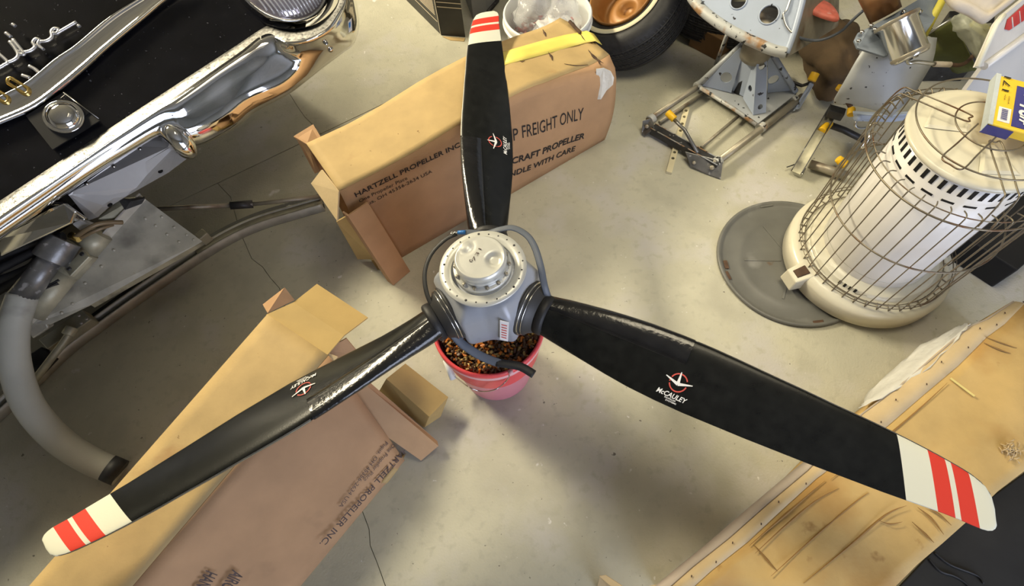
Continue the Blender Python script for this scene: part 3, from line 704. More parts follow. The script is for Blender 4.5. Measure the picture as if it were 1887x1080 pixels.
# torn packing slip pouch
bm = nb(); pp = [(1096, 126, .327), (1110, 124, .325), (1123, 130, .315), (1129, 142, .295), (1127, 155, .275), (1115, 166, .255), (1105, 182, .230), (1091, 182, .225), (1096, 160, .265)]
poly(bm, [P(q[0] + 1, q[1], q[2] + .012) + n1 * .004 for q in pp], .002); bmesh.ops.triangulate(bm, faces=bm.faces[:])
obj('slip_pouch', bm, milk_film, carton, label='torn clear packing slip pouch')

# ------------------------------------------------------------------ leaning carton at the lower left
Z1 = .285
e1_, l1_ = P(605, 655, Z1), P(493, 580, Z1)
e2_ = e1_ + (P(245, 1080, Z1) - e1_) * 1.25; l2_ = l1_ + (P(55, 1080, Z1) - l1_) * 1.25
f1_ = P(745, 848, .004); f2_ = f1_ + (P(553, 1080, .004) - f1_) * 1.5
b1_ = l1_ + (f1_ - e1_) + Vector((0, 0, 0)); b2_ = l2_ + (f2_ - e2_); b1_.z = .004; b2_.z = .004
carton2 = thing('cardboard_box', 'slumped open ended propeller carton lying under the left blade at lower left', 'box', lerp(f1_, b2_, .5) * 1.0 - Z * .004)
bm = nb(); rows = []
def crumple(p, a, fr): return p + Z * (a * math.sin(p.x * fr) * math.cos(p.y * fr * .8))
nT = (l1_ - e1_).cross(e2_ - e1_).normalized(); nT = nT if nT.z > 0 else -nT
loft(bm, [[lerp(lerp(l1_, e1_, s), lerp(l2_, e2_, s), t) + nT * (.003 * math.sin(t * 9 + s * 3) * math.sin(PI * s)) for s in [i / 6 for i in range(7)]] for t in [i / 20 for i in range(21)]])
q_ = obj('top_panel', bm, kraft, carton2); md = q_.modifiers.new('solid', 'SOLIDIFY'); md.thickness = .004; md.offset = 0
nB = (e2_ - e1_).cross(f1_ - e1_).normalized(); nB = nB if nB.z > 0 else -nB
def brown(t, s, off=0.0): return lerp(lerp(e1_, f1_, s), lerp(e2_, f2_, s), t) + nB * (off + .005 * math.sin(t * 7 + 1) * math.sin(PI * s))
bm = nb(); loft(bm, [[brown(t, s) for s in [i / 10 for i in range(11)]] for t in [i / 24 for i in range(25)]])
q_ = obj('side_panel', bm, kraft_shaded, carton2); md = q_.modifiers.new('solid', 'SOLIDIFY'); md.thickness = .004; md.offset = 0
bm = sheet([l1_, l2_, b2_, b1_]); obj('side_panel', bm, kraft_shaded, carton2)
bm = sheet([f1_, f2_, b2_, b1_]); obj('bottom_panel', bm, kraft_olive, carton2)
# curled floor edge of the side panel
bm = nb(); cu_ = [(738, 842, .006), (722, 862, .02), (705, 886, .018), (698, 902, .006)]; cv_ = [(748, 836, .002), (733, 866, .004), (716, 888, .003), (699, 902, .002)]
loft(bm, [[P(*a), P(*b)] for a, b in zip(cu_, cv_)]); q_ = obj('torn_edge', bm, kraft, carton2); md = q_.modifiers.new('solid', 'SOLIDIFY'); md.thickness = .004
# flaps
bm = sheet([P(490, 580, Z1), P(541, 557, .275), P(634, 618, .27), P(603, 654, Z1)], [P(541, 557, .275), P(584, 523, .24), P(678, 585, .235), P(634, 618, .27)])
obj('flap', bm, kraft_olive, carton2, label='creased flap opened flat beyond the top panel')
bm = sheet([P(484, 561, .27), P(524, 530, .30), P(493, 577, .285)]); poly(bm, [P(493, 577, .285), P(525, 530, .30), P(543, 553, .276)], .004)
obj('flap', bm, kraft_shaded, carton2, label='small folded corner flap')
bm = sheet([P(576, 683, .262), P(604, 653, .275), P(622, 663, .262), P(590, 700, .25)]); poly(bm, [P(600, 645, .25), P(638, 624, .262), P(664, 655, .21), P(622, 664, .21)], .004)
obj('flap', bm, kraft_shaded, carton2, label='inner flap showing brown inside')
bm = sheet([P(599, 648, .281), P(622, 658, .276), P(616, 666, .27), P(606, 660, .275)]); obj('torn_tab', bm, kraft_cream, carton2, label='cream torn paper tab')
bm = sheet([P(625, 743, .158), P(677, 712, .168), P(808, 822, .035), P(776, 849, .012)])
poly(bm, [P(677, 711, .168), P(683, 706, .160), P(806, 813, .022), P(808, 822, .035)], .004)
obj('flap', bm, mat('kraft_pink', (0.50, 0.315, 0.175), 0.75, 0, 0.08, 14, 0.1, 140), carton2, label='long flap lying along the open end')
bm = sheet([P(712, 698, .115), P(747, 670, .105), P(826, 732, .062), P(791, 768, .070)]); poly(bm, [P(712, 698, .115), P(791, 768, .070), P(780, 788, .006), P(699, 720, .02)], .004)
poly(bm, [P(826, 732, .062), P(791, 768, .070), P(782, 788, .004), P(812, 768, .004)], .004)
obj('flap', bm, kraft_olive, carton2, label='bottom flap folded upright')
# printing on the side panel: reads away from the open end, upside toward the floor edge
def ts(x, y):
    p = hit(x, y, e1_, nB); d = e2_ - e1_
    t = (p - e1_).dot(d) / d.dot(d); return p
bm = nb()
def print2(s, a, b, h, bold=0., shear=0., mi=1):
    pa, pb = ts(*a), ts(*b); ux = (pb - pa); L = ux.length; ux.normalize(); uy = nB.cross(ux)
    if uy.dot(f1_ - e1_) < 0: uy = -uy
    def fn(x, y):
        p = pa + ux * x + uy * y; q = p - e1_; dd = (e2_ - e1_); t = q.dot(dd) / dd.dot(dd); e = lerp(e1_, e2_, t); s_ = (p - e).length / (lerp(f1_, f2_, t) - e).length
        return p + nB * (.004 + .005 * math.sin(t * 7 + 1) * math.sin(PI * max(0, min(1, s_))))
    bm = nb(); text_on(bm, s, fn, 0, 0, L, h, bold, shear, 0); obj_raw('printed_line', bm, [ink, ink_faint][mi], carton2)
print2('HARTZELL PROPELLER INC.', (744, 822), (588, 1001), .0165, .012); print2('One Propeller Place', (722, 816), (668, 883), .0115); print2('Piqua, OH 45356-2634 USA', (708, 812), (623, 932), .0115)
print2('AIRCRAFT PROPELLER', (429, 1049), (330, 1190), .030, .02, .12); print2('HANDLE WITH CARE', (380, 1050), (290, 1180), .028, .02, .12)

# ------------------------------------------------------------------ big scuffed carton at the lower right
ZB = .16
cr_pts = [(1268, 1090), (1311, 1051), (1378, 998), (1440, 940), (1504, 882), (1634, 786), (1701, 728), (1764, 675), (1817, 622), (1850, 598), (1887, 560)]
st_pts = [(1234, 1084), (1277, 1046), (1345, 992), (1415, 930), (1489, 868), (1590, 764), (1658, 714), (1727, 655), (1788, 603), (1821, 589), (1870, 556)]
fl_pts = [(1178, 1108), (1224, 1070), (1300, 1008), (1385, 935), (1465, 868), (1582, 775), (1650, 722), (1716, 664), (1778, 615), (1812, 598), (1862, 566)]
rt_pts = [(1590, 1135), (1640, 1090), (1690, 1040), (1735, 1002), (1782, 960), (1838, 905), (1887, 868), (1930, 835), (1975, 795), (2010, 770), (2050, 740)]
big = thing('cardboard_box', 'large scuffed tan carton in the lower right corner under the right blade tip', 'box', P(1640, 950, 0))
C_ = [P(x, y, ZB) for x, y in cr_pts]; T_ = [P(x, y, ZB - .006) for x, y in st_pts]; L_s = [P(x, y, ZB - .04) for x, y in fl_pts]; R_ = [P(x, y, ZB - .004) for x, y in rt_pts]
bm = nb(); rows = []
for c, r in zip(C_, R_): rows.append([lerp(c, r, t) + Z * (.005 * math.sin(t * 8 + c.x * 9) * math.sin(PI * t)) for t in [i / 10 for i in range(11)]])
loft(bm, rows); q_ = obj('top_panel', bm, kraft_old, big); md = q_.modifiers.new('solid', 'SOLIDIFY'); md.thickness = .004; md.offset = 1 if False else 0
bm = nb(); loft(bm, [[c + Z * .003, lerp(c, t, .5) + Z * .004, t + Z * .002] for c, t in zip(C_, T_)]); q_ = obj('stapled_strip', bm, kraft_cream, big, label='pale stapled overlap along the edge'); md = q_.modifiers.new('solid', 'SOLIDIFY'); md.thickness = .004
bm = nb(); loft(bm, [[t, lerp(t, l, .5), l] for t, l in zip(T_, L_s)]); q_ = obj('edge_flap', bm, kraft_grey, big, label='turned down edge'); md = q_.modifiers.new('solid', 'SOLIDIFY'); md.thickness = .004
def dn(p, z=.003): return Vector((p.x, p.y, z))
bm = nb(); loft(bm, [[t - Z * .004, dn(t)] for t in T_]); q_ = obj('side_panel', bm, kraft_old, big); md = q_.modifiers.new('solid', 'SOLIDIFY'); md.thickness = .004
bm = nb(); loft(bm, [[t, dn(t)] for t in R_]); q_ = obj('side_panel', bm, kraft_old, big); md = q_.modifiers.new('solid', 'SOLIDIFY'); md.thickness = .004
bm = sheet([T_[-1], R_[-1], dn(R_[-1]), dn(T_[-1])]); obj('end_panel', bm, kraft_old, big)
bm = nb(); poly(bm, [dn(T_[0]), dn(R_[0]), dn(R_[-1]), dn(T_[-1])], .003, Z); obj('bottom_panel', bm, kraft_old, big)
bm = sheet([P(1104, 1062, .05), P(1116, 1060, .055), P(1150, 1082, .06), P(1140, 1092, .055)]); poly(bm, [P(1140, 1092, .05), P(1225, 1074, .10), P(1275, 1062, .14), P(1300, 1092, .14)], .004)
poly(bm, [P(1105, 1063, .05), P(1140, 1092, .055), P(1150, 1120, .003), P(1100, 1085, .003)], .004)
obj('flap', bm, kraft_cream, big, label='flap of the open near end')
bm = nb(); stp = bm
for i in range(17):
    t = i / 16 * 10; k = min(9, int(t)); c = lerp(lerp(C_[k], C_[k + 1], t - k), lerp(T_[k], T_[k + 1], t - k), .3 + .35 * (i % 2)); d = (C_[k + 1] - C_[k]).normalized()
    box(bm, c + Z * .0075, (.0045, .0022, .0012), Matrix.Rotation(math.atan2(d.y, d.x) + .7, 4, 'Z'))
obj('staple', bm, rust, big)['kind'] = 'stuff'
# scratches and crumples ground into the lid
bm = nb(); rnd = random.Random(5)
def scratch(pix, wd, rise=.0012):
    pts = [P(x, y, ZB + .0025) for x, y in pix]; v = []
    for i, p in enumerate(pts):
        d = (pts[min(i + 1, len(pts) - 1)] - pts[max(i - 1, 0)]).normalized(); n = Vector((-d.y, d.x, 0)); w_ = wd * (1 - abs(2 * i / (len(pts) - 1) - 1)) + .0002
        v.append((bm.verts.new(p + n * w_ + Z * rise), bm.verts.new(p + Z * (rise + .0016)), bm.verts.new(p - n * w_ + Z * rise)))
    for a, b in zip(v[:-1], v[1:]): bm.faces.new((a[0], a[1], b[1], b[0])); bm.faces.new((a[1], a[2], b[2], b[1]))
for pix in ([(1391, 1020), (1440, 975), (1500, 925), (1545, 900)], [(1420, 1062), (1500, 990), (1570, 930), (1600, 908)], [(1480, 1075), (1560, 1010), (1630, 950), (1670, 932)], [(1388, 1003), (1405, 1022), (1420, 1040), (1432, 1052)], [(1530, 884), (1580, 846), (1640, 800), (1700, 748), (1745, 706)], [(1380, 1006), (1450, 946), (1520, 886)], [(1816, 622), (1850, 634), (1873, 642)], [(1812, 632), (1840, 644), (1862, 652)], [(1690, 935), (1715, 955), (1738, 985)], [(1700, 930), (1730, 948), (1752, 968)], [(1680, 962), (1705, 985), (1720, 1000)], [(1620, 960), (1640, 966), (1662, 962)]):
    scratch(smoothpath([Vector((*q, 0)).to_3d() for q in pix], 4) and [(p.x, p.y) for p in smoothpath([Vector((*q, 0)) for q in pix], 4)], rnd.uniform(.0015, .003))
obj('scuff_mark', bm, mat('scuff', (0.27, 0.15, 0.045), 0.8), big)['kind'] = 'stuff'
bm = nb(); a_, b_ = P(1752, 697, ZB + .006), P(1796, 730, ZB + .006); d_ = (b_ - a_).normalized(); n_ = Vector((-d_.y, d_.x, 0)) * .0028
poly(bm, [a_ + n_, b_ + n_, b_ - n_, a_ - n_], .001, Z); obj('chalk_mark', bm, mat('chalk', (0.70, 0.58, 0.22), 0.8), big)
bm = nb(); rnd = random.Random(9)
for i in range(46):
    c = P(1863 + rnd.gauss(0, 9), 830 + rnd.gauss(0, 9), ZB + .004 + rnd.uniform(0, .006)); a = rnd.uniform(0, PI); d = Vector((math.cos(a), math.sin(a), rnd.uniform(-.2, .5))) * .007
    tube(bm, [c - d, c + Vector((0, 0, .003)), c + d], .0011, 5)
obj('torn_fibre', bm, kraft_cream, big)['kind'] = 'stuff'
# plastic sheet hanging from the carton edge
bm = nb(); rows = []
A_ = [(1583, 752), (1625, 735), (1665, 710), (1710, 678), (1745, 645), (1775, 612), (1787, 598)]; B_ = [(1592, 738), (1605, 715), (1648, 678), (1685, 645), (1722, 622), (1762, 603), (1784, 596)]
for i, (a, b) in enumerate(zip(A_, B_)): rows.append([P(a[0], a[1], ZB - .002), lerp(P(a[0], a[1], ZB), P(b[0], b[1], .10), .35) + Z * .008 * (i % 2), lerp(P(a[0], a[1], ZB), P(b[0], b[1], .09), .7) - Z * .004 * (i % 2), P(b[0], b[1], .085)])
rows = [[v for v in r] for r in rows]
bm2 = nb(); loft(bm2, rows); bmesh.ops.subdivide_edges(bm2, edges=bm2.edges[:], cuts=2, use_grid_fill=True)
rnd = random.Random(4)
for v in bm2.verts: v.co += Vector((rnd.gauss(0, .0018), rnd.gauss(0, .0018), rnd.gauss(0, .0022)))
q_ = obj('plastic_sheet', bm2, milk_film, None, smooth=True); tag(q_, 'crumpled strip of translucent plastic hanging off the big tan carton', 'plastic sheet'); md = q_.modifiers.new('solid', 'SOLIDIFY'); md.thickness = .0006; bm.free()
# dark mat beyond the carton and the black case beside the heater
bm = nb(); poly(bm, [P(1640, 1100, .008), P(1780, 950, .008), P(1960, 820, .008), P(2200, 900, .008), P(2100, 1250, .008), P(1700, 1250, .008)], .007, Z)
tag(obj('rubber_floor_mat', bm, rubber_mat, bevel=.002), 'black rubber mat on the floor in the lower right corner', 'mat')
bm = nb(); tube(bm, smoothpath([P(1712, 1030, .0115), P(1732, 1052, .0115), P(1760, 1062, .0115), P(1785, 1080, .0115), P(1800, 1110, .0115)], 6), .0028, 6); tube(bm, smoothpath([P(1722, 1018, .0115), P(1750, 1040, .0115), P(1800, 1060, .0115), P(1812, 1075, .0115)], 6), .0028, 6)
tag(obj('extension_lead', bm, rubber, None), 'thin black lead lying on the black rubber mat', 'lead')
bm = nb(); k1, k2, k3 = P(1828, 530, .0), P(1782, 500, .0), P(1900, 465, .0)
ua = (k3 - k1); ub = (k2 - k1); hexa(bm, [k1, k1 + ua * 3, k1 + ua * 3 + ub * 2.6, k1 + ub * 2.6], [q + Z * .10 for q in (k1, k1 + ua * 3, k1 + ua * 3 + ub * 2.6, k1 + ub * 2.6)])
bc = tag(obj('black_case', bm, black_flat, None, bevel=.004), 'low black case on the floor right of the cream heater', 'case')

# ------------------------------------------------------------------ drum lid and kerosene heater
LX, LY, LR = .877, .818, .2286
lid = thing('drum_lid', 'dark grey drum lid with rusty clips lying flat under the cream heater', 'lid', (LX, LY, 0))
LT = Matrix.Translation((LX, LY, 0)); bm = nb()
lathe(bm, [(0, .0045), (.10, .0045), (.150, .004), (.158, .0065), (.166, .004), (.205, .004), (.214, .006), (.219, .0115), (.2235, .0125), (.228, .0105), (.2286, .005), (.224, 0), (0, 0)], 72, LT)
obj('lid_plate', bm, lid_grey, lid)
bm = nb()
for a in (-.5, .75, 1.9, 3.0, 4.2): 
    d = Vector((math.cos(a), math.sin(a), 0)); box(bm, Vector((LX, LY, .0052)) + d * .09, (.11, .006, .0016), Matrix.Rotation(a, 4, 'Z'))
obj('pressed_rib', bm, lid_grey, lid)
for x, y in ((1412, 379), (1341, 508), (1508, 594), (1338, 488)):
    c = P(x, y, .0055); a = math.atan2(c.y - LY, c.x - LX) + PI / 2; bm = nb(); box(bm, c + Z * .001, (.042 if x == 1412 else .03, .012, .004), Matrix.Rotation(a, 4, 'Z')); obj('lid_clip', bm, lid_grey if x == 1412 else rust, lid, bevel=.0015, label=None)
HX, HY, HZ = 1.070, .787, .0132
heater = thing('kerosene_heater', 'round cream kerosene heater with white drum and wire guard standing on the drum lid', 'heater', (HX, HY, HZ))
HT = Matrix.Translation((HX, HY, HZ))
bm = nb(); lathe(bm, [(0, 0), (.222, 0), (.2275, .004), (.2290, .05), (.2265, .058), (.218, .066), (.205, .071), (.186, .0735), (.176, .076), (.174, .0865), (.170, .0885), (.158, .0885), (.150, .093), (.146, .0945), (.120, .0945), (0, .0945)], 80, HT)
obj('heater_base', bm, cream_enamel, heater)
bm = nb(); lathe(bm, [(.143, .0925), (.1445, .095), (.1445, .513), (.139, .514)], 72, HT); drum = obj('burner_drum', bm, white_enamel, heater, label='plain white drum')
bm = nb(); lathe(bm, [(.1445, .118), (.1454, .119), (.1445, .120)], 72, HT); obj('drum_seam', bm, alum_worn, drum)
bm = nb(); lathe(bm, [(.139, .5125), (.1500, .5128), (.1525, .516), (.1520, .5205), (.1495, .5240), (.146, .5255), (.132, .5262), (.126, .5250), (.121, .5280), (.085, .5290), (.05, .5315), (.018, .5325), (0, .5325)], 72, HT)
cap = obj('heater_cap', bm, cream_enamel, heater)
bm = nb()
for k in range(3):
    a = k * 2 * PI / 3 + .35; bmx = HT @ Matrix.Rotation(a, 4, 'Z')
    vs = [bm.verts.new(bmx @ Vector(q)) for q in ((.03, -.014, .534), (.112, -.042, .5295), (.112, .042, .5295), (.03, .014, .534))]; ws = [bm.verts.new(bmx @ Vector(q)) for q in ((.036, -.008, .537), (.105, -.032, .5335), (.105, .032, .5335), (.036, .008, .537))]
    bm.faces.new(ws); [bm.faces.new((vs[i], vs[(i + 1) % 4], ws[(i + 1) % 4], ws[i])) for i in range(4)]
obj('pressed_panel', bm, cream_enamel, cap, bevel=.0015)
cam_a = math.atan2(-HY, -HX)
bm = nb(); box(bm, (0, 0, 0), (.003, .0085, .026)); s0 = obj('vent_slot', bm, black_flat, drum)
for k in range(44):
    a = 2 * PI * k / 44; M_ = HT @ Matrix.Rotation(a, 4, 'Z') @ Matrix.Translation((.1438, 0, .492))
    if k == 0: s0.matrix_basis = M_
    else: inst(s0, drum, M_)
bm = nb(); box(bm, (0, 0, 0), (.003, .026, .0055)); s1 = obj('drum_slot', bm, black_flat, drum)
for k in range(20):
    a = 2 * PI * k / 20; M_ = HT @ Matrix.Rotation(a, 4, 'Z') @ Matrix.Translation((.1438, 0, .456))
    if k == 0: s1.matrix_basis = M_
    else: inst(s1, drum, M_)
bm = nb(); box(bm, (0, 0, 0), (.003, .0065, .017)); s2 = obj('base_slot', bm, black_flat, heater); s2.matrix_parent_inverse = Matrix.Translation(-Vector((HX, HY, HZ)))
for k in range(4):
    M_ = HT @ Matrix.Rotation(-2.50 + k * .085, 4, 'Z') @ Matrix.Translation((.1745, 0, .0805))
    if k == 0: s2.matrix_basis = M_
    else: o = inst(s2, heater, M_)
# rusted hole in the base collar
c = P(1590, 527, .097); bm = nb(); rnd = random.Random(2)
vs = [bm.verts.new(c + Vector((.013 * math.cos(a) * rnd.uniform(.7, 1.3), .009 * math.sin(a) * rnd.uniform(.7, 1.3), .006 * math.cos(a + .6)))) for a in [2 * PI * i / 14 for i in range(14)]]
bm.faces.new(vs); bmesh.ops.triangulate(bm, faces=bm.faces[:])
dv = (Vector((HX, HY, 0)) - Vector((c.x, c.y, 0))).normalized()
for v in bm.verts: 
    q = Vector((v.co.x - HX, v.co.y - HY, 0)); q = q.normalized() * .1785; v.co.x, v.co.y = HX + q.x, HY + q.y; v.co.z = HZ + .080 + (v.co.z - c.z)
obj('rust_patch', bm, rust, heater, label='dark rust hole')
# control box on the base
kc = P(1466, 512, .045); ka = math.atan2(kc.y - HY, kc.x - HX); KM = Matrix.Translation((HX, HY, HZ)) @ Matrix.Rotation(ka, 4, 'Z')
bm = nb(); hexa(bm, [KM @ Vector(q) for q in ((.215, -.030, .010), (.262, -.026, .012), (.262, .026, .012), (.215, .030, .010))], [KM @ Vector(q) for q in ((.200, -.030, .072), (.256, -.024, .056), (.256, .024, .056), (.200, .030, .072))])
kb = obj('control_box', bm, cream_enamel, heater, bevel=.004)
bm = nb(); hexa(bm, [KM @ Vector(q) for q in ((.212, -.015, .0690), (.246, -.013, .0592), (.246, .013, .0592), (.212, .015, .0690))], [KM @ Vector(q) for q in ((.212, -.013, .0720), (.246, -.011, .0622), (.246, .011, .0622), (.212, .013, .0720))]); obj('control_window', bm, rust, kb)
# wire guard: every upright a wire of its own
guard = bpy.data.objects.new('wire_guard', None); C.objects.link(guard); guard.parent = heater; guard.matrix_parent_inverse = Matrix.Translation(-Vector((HX, HY, HZ))); guard['origin'] = (0, 0, 0)
RG = .206
bm = nb(); tube(bm, smoothpath([Vector((RG - .018, 0, .078)), Vector((RG - .004, 0, .074)), Vector((RG, 0, .082)), Vector((RG, 0, .20)), Vector((RG, 0, .40)), Vector((RG, 0, .470)), Vector((RG - .006, 0, .486)), Vector((RG - .026, 0, .478))], 3), .0016, 6)
w0 = obj('upright_wire', bm, cage_wire_m, guard); NW = 42
for k in range(NW):
    M_ = HT @ Matrix.Rotation(2 * PI * (k + .3) / NW, 4, 'Z')
    if k == 0: w0.matrix_basis = M_
    else: inst(w0, guard, M_)
def ring(name, R, z, r, parent=guard, wob=0.0):
    bm = nb(); pts = [HT @ Vector((R * math.cos(2 * PI * k / 72), R * math.sin(2 * PI * k / 72), z + wob * math.sin(3 * 2 * PI * k / 72))) for k in range(73)]
    tube(bm, pts, r, 8, cap=False); return obj(name, bm, cage_wire_m, parent)
ring('guard_ring', RG + .0022, .088, .0014); ring('guard_ring', RG - .016, .077, .0013); ring('guard_ring', RG + .0030, .285, .0023); ring('guard_ring', RG + .0030, .462, .0023); ring('guard_ring', RG - .004, .482, .0014)
ring('guard_ring', RG + .0022, .102, .0012)
# top grille
ring('grille_ring', .150, .556, .0019); ring('grille_ring', .072, .558, .0017)
for a in (2.35, 4.45, .3):
    bm = nb(); Mx = HT @ Matrix.Rotation(a, 4, 'Z')
    tube(bm, smoothpath([Mx @ Vector(q) for q in ((RG + .001, -.013, .470), (RG - .012, -.013, .545), (RG - .04, -.013, .5535), (.05, -.013, .5535), (.045, 0, .5535), (.05, .013, .5535), (RG - .04, .013, .5535), (RG - .012, .013, .545), (RG + .001, .013, .470))], 5), .0017, 8); obj('grille_bar', bm, cage_wire_m, guard)
bm = nb(); tube(bm, smoothpath([HT @ Matrix.Rotation(3.75, 4, 'Z') @ Vector(q) for q in ((.02, -.022, .5605), (.10, -.022, .5605), (.160, -.022, .5600), (.166, 0, .5595), (.160, .022, .5600), (.10, .022, .5605), (.02, .022, .5605))], 5), .0018, 8); obj('grille_bar', bm, cage_wire_m, guard)
bm = nb(); tube(bm, smoothpath([HT @ Vector((RG * math.cos(a), RG * math.sin(a), z)) for a, z in ((2.72, .462), (2.76, .44), (2.80, .448), (2.78, .47), (2.70, .476))], 5), .0022, 8); obj('guard_latch', bm, steel_bright, guard, label='bright wire latch loop')
# wick package lying on the grille
pz, pt = HZ + .5655, .022
q1, q2, q3 = P(1822, 226, pz + pt), P(1838, 137, pz + pt), P(1905, 250, pz + pt)
va = q2 - q1; vb = q3 - q1; va.z = vb.z = 0
vb = (vb - va * (vb.dot(va) / va.dot(va))).normalized() * .15
pk = thing('wick_package', 'yellow and blue boxed package lying on top of the wire heater guard', 'package', q1 + va * .5 + vb * .5 - Z * pt)
bm = nb(); hexa(bm, [q1 - Z * pt, q1 - Z * pt + vb, q1 - Z * pt + vb + va, q1 - Z * pt + va], [q1, q1 + vb, q1 + vb + va, q1 + va]); obj('package_body', bm, package_yellow, pk, bevel=.003)
def onp(a, b, h=.0008): return q1 + va * a + vb * b + Z * h
bm = nb(); poly(bm, [onp(-.02, -.012), onp(-.02, .05), onp(1.02, .05), onp(1.02, -.012)], .001, Z)
lp = [onp(-.02, -.012, 0), onp(1.02, -.012, 0)]; poly(bm, [lp[0], lp[1], lp[1] - Z * pt, lp[0] - Z * pt], .001); obj('fibre_end', bm, fibre_white, pk, label='white fibrous end of the package')
bm = nb(); poly(bm, [onp(.05, .27, .0014), onp(.05, 1.0, .0014), onp(.86, 1.0, .0014), onp(.86, .27, .0014)], .001, Z); poly(bm, [q1 - va * .012 + vb * -.01 - Z * .004, q1 - va * .012 + vb * .33 - Z * .004, q1 - va * .012 + vb * .33 - Z * (pt + .004), q1 - va * .012 - vb * .01 - Z * (pt + .004)], .001)
obj('blue_panel', bm, package_blue, pk)
uxa = -va.normalized(); uyb = vb.normalized(); LA = va.length
def vtext(s, a0, a1, b0, h, mi, bold=.0, shear=.0):
    bm = nb(); text_on(bm, s, lambda x, y: onp(0, 0, .0028) + va.normalized() * x - uyb * y, a0 * LA, -b0, a1 * LA, h, bold, shear, 0); obj_raw('package_print', bm, [ink, print_white][mi], pk)
vtext('#21st', .10, .72, .080, .030, 1, .03, .2); vtext('171', .68, .98, .026, .014, 0)
vtext('PLM', .50, .60, .022, .003, 0); vtext('810007', .44, .60, .030, .003, 0)
bm = nb(); poly(bm, [onp(.08, .09, .0012), onp(.08, .245, .0012), onp(.36, .245, .0012), onp(.36, .09, .0012)], .0008, Z); bcode = obj('bar_code_label', bm, label_white, pk, label='small white bar code label')
bm = nb(); 
for i in range(12):
    a = .115 + .009 * (i % 12) * 2.0; ww = .006 + .004 * ((i * 7) % 2); bm.faces.new([bm.verts.new(onp(a, .125, .0021)), bm.verts.new(onp(a, .205, .0021)), bm.verts.new(onp(a + ww, .205, .0021)), bm.verts.new(onp(a + ww, .125, .0021))])
obj_raw('bar_code', bm, package_blue, bcode)

# ------------------------------------------------------------------ the black car at the upper left
tv = Vector((1, 1, 0)).normalized(); nv = Vector((1, -1, 0)).normalized()
Bo = Vector((-.65, 1.41, .49)); slope = .555
NP = (nv * slope + Z).normalized()
def deck(x, y, off=0.0): return hit(x, y, Bo, NP) + NP * off
def cpt(t, n, z): return Vector((Bo.x, Bo.y, 0)) + tv * t + nv * n + Z * z
car = thing('car', 'glossy black classic car end with chrome bumper at upper left', 'car', cpt(-.7, -.8, 0))
prof_c = [(-.012, .475), (-.012, .483), (-.40, .698), (-.58, .83), (-.80, 1.20), (-1.00, 1.32), (-1.45, 1.34), (-1.45, .34), (-.12, .33)]  # unseen upper body raised to block the lamp and shade the left floor
bm = nb(); hexa(bm, [cpt(-1.75, n, z) for n, z in prof_c], [cpt(.20, n, z) for n, z in prof_c]); obj('car_body', bm, black_car, car, bevel=.012)
# four tyres are out of sight; sills carry the body down to the floor
bm = nb(); box(bm, cpt(-.8, -.95, .17), (.5, .9, .34), Matrix.Rotation(PI / 4, 4, 'Z')); obj('underbody', bm, black_flat, car)
# bumper
BST = [((630, -60), (642, -60), (650, -55)), ((628, -30), (640, -30), (652, -20)), ((622, 5), (634, 4), (659, 20)), ((605, 28), (622, 24), (661, 50)), ((582, 44), (600, 53), (652, 80)), ((555, 52), (564, 72), (630, 98)), ((525, 53), (525, 76), (594, 125)), ((498, 46), (500, 63), (560, 152)), ((478, 53), (478, 69), (533, 172)), ((440, 78), (446, 94), (500, 190)),
       ((390, 110), (400, 126), (467, 208)), ((345, 138), (354, 158), (432, 236)), ((310, 161), (318, 183), (362, 268), .39), ((280, 180), (290, 202), (316, 242), .445), ((200, 232), (215, 252), (232, 284), .46), ((100, 298), (130, 311), (146, 340), .46), ((0, 364), (0, 400), (16, 430), .46), ((-120, 440), (-120, 482), (-104, 512), .46), ((-260, 530), (-260, 575), (-244, 605), .46)]
rowsT, rowsF = [], []
for st_ in BST:
    a, h, l = st_[:3]; zl_ = st_[3] if len(st_) > 3 else .370
    T = P(*a, .500); Hh = P(*h, .502); lp_ = lambda t: lerp(Vector(h), Vector(l), t)
    rowsT.append([T - Z * .004, T, lerp(T, Hh, .5) + Z * .003, Hh])
    ps = [Hh]
    for t, z in ((.08, .499), (.18, .487), (.34, .468), (.42, .456), (.60, .438), (.80, .410), (.92, .388), (1.0, .370)): ps.append(P(*lp_(t), .502 - (.502 - z) * (.502 - zl_) / .132))
    d = nv * -.03; ps.append(ps[-1] + d - Z * .008); ps.append(ps[-1] + d * 2)
    rowsF.append(ps)
def dens(rows, n=4):
    cols = list(zip(*rows)); cols = [smoothpath(list(c), n) for c in cols]; return [list(r) for r in zip(*cols)]
bm = nb(); loft(bm, dens(rowsF)); bump = obj('bumper', bm, chrome, car); md = bump.modifiers.new('solid', 'SOLIDIFY'); md.thickness = .003; md.offset = 0
bm = nb(); loft(bm, dens(rowsT)); obj('bumper_ledge', bm, chrome_dusty, bump, label='dusty chrome upper ledge')
for x, y, z, r in ((413, 184, .430, .009), (609, 91, .432, .009)):
    bm = nb(); lathe(bm, [(r, 0), (r * .95, .003), (r * .6, .007), (0, .0085)], 20, axmat(P(x, y, z + .004), (nv + Z * .8))); obj('bumper_bolt', bm, steel_bright, bump)
bm = nb(); poly(bm, [P(641, 40, .462), P(648, 33, .462), P(649, 55, .452), P(643, 60, .452)], .001); sk = obj('bumper_sticker', bm, label_white, bump, label='small white sticker with blue print')
bm = nb(); bm.faces.new([bm.verts.new(P(*q)) for q in ((642.5, 43, .4635), (646, 39, .4635), (646, 49, .459), (643.5, 52, .458))]); obj_raw('sticker_print', bm, plastic_blue, sk)
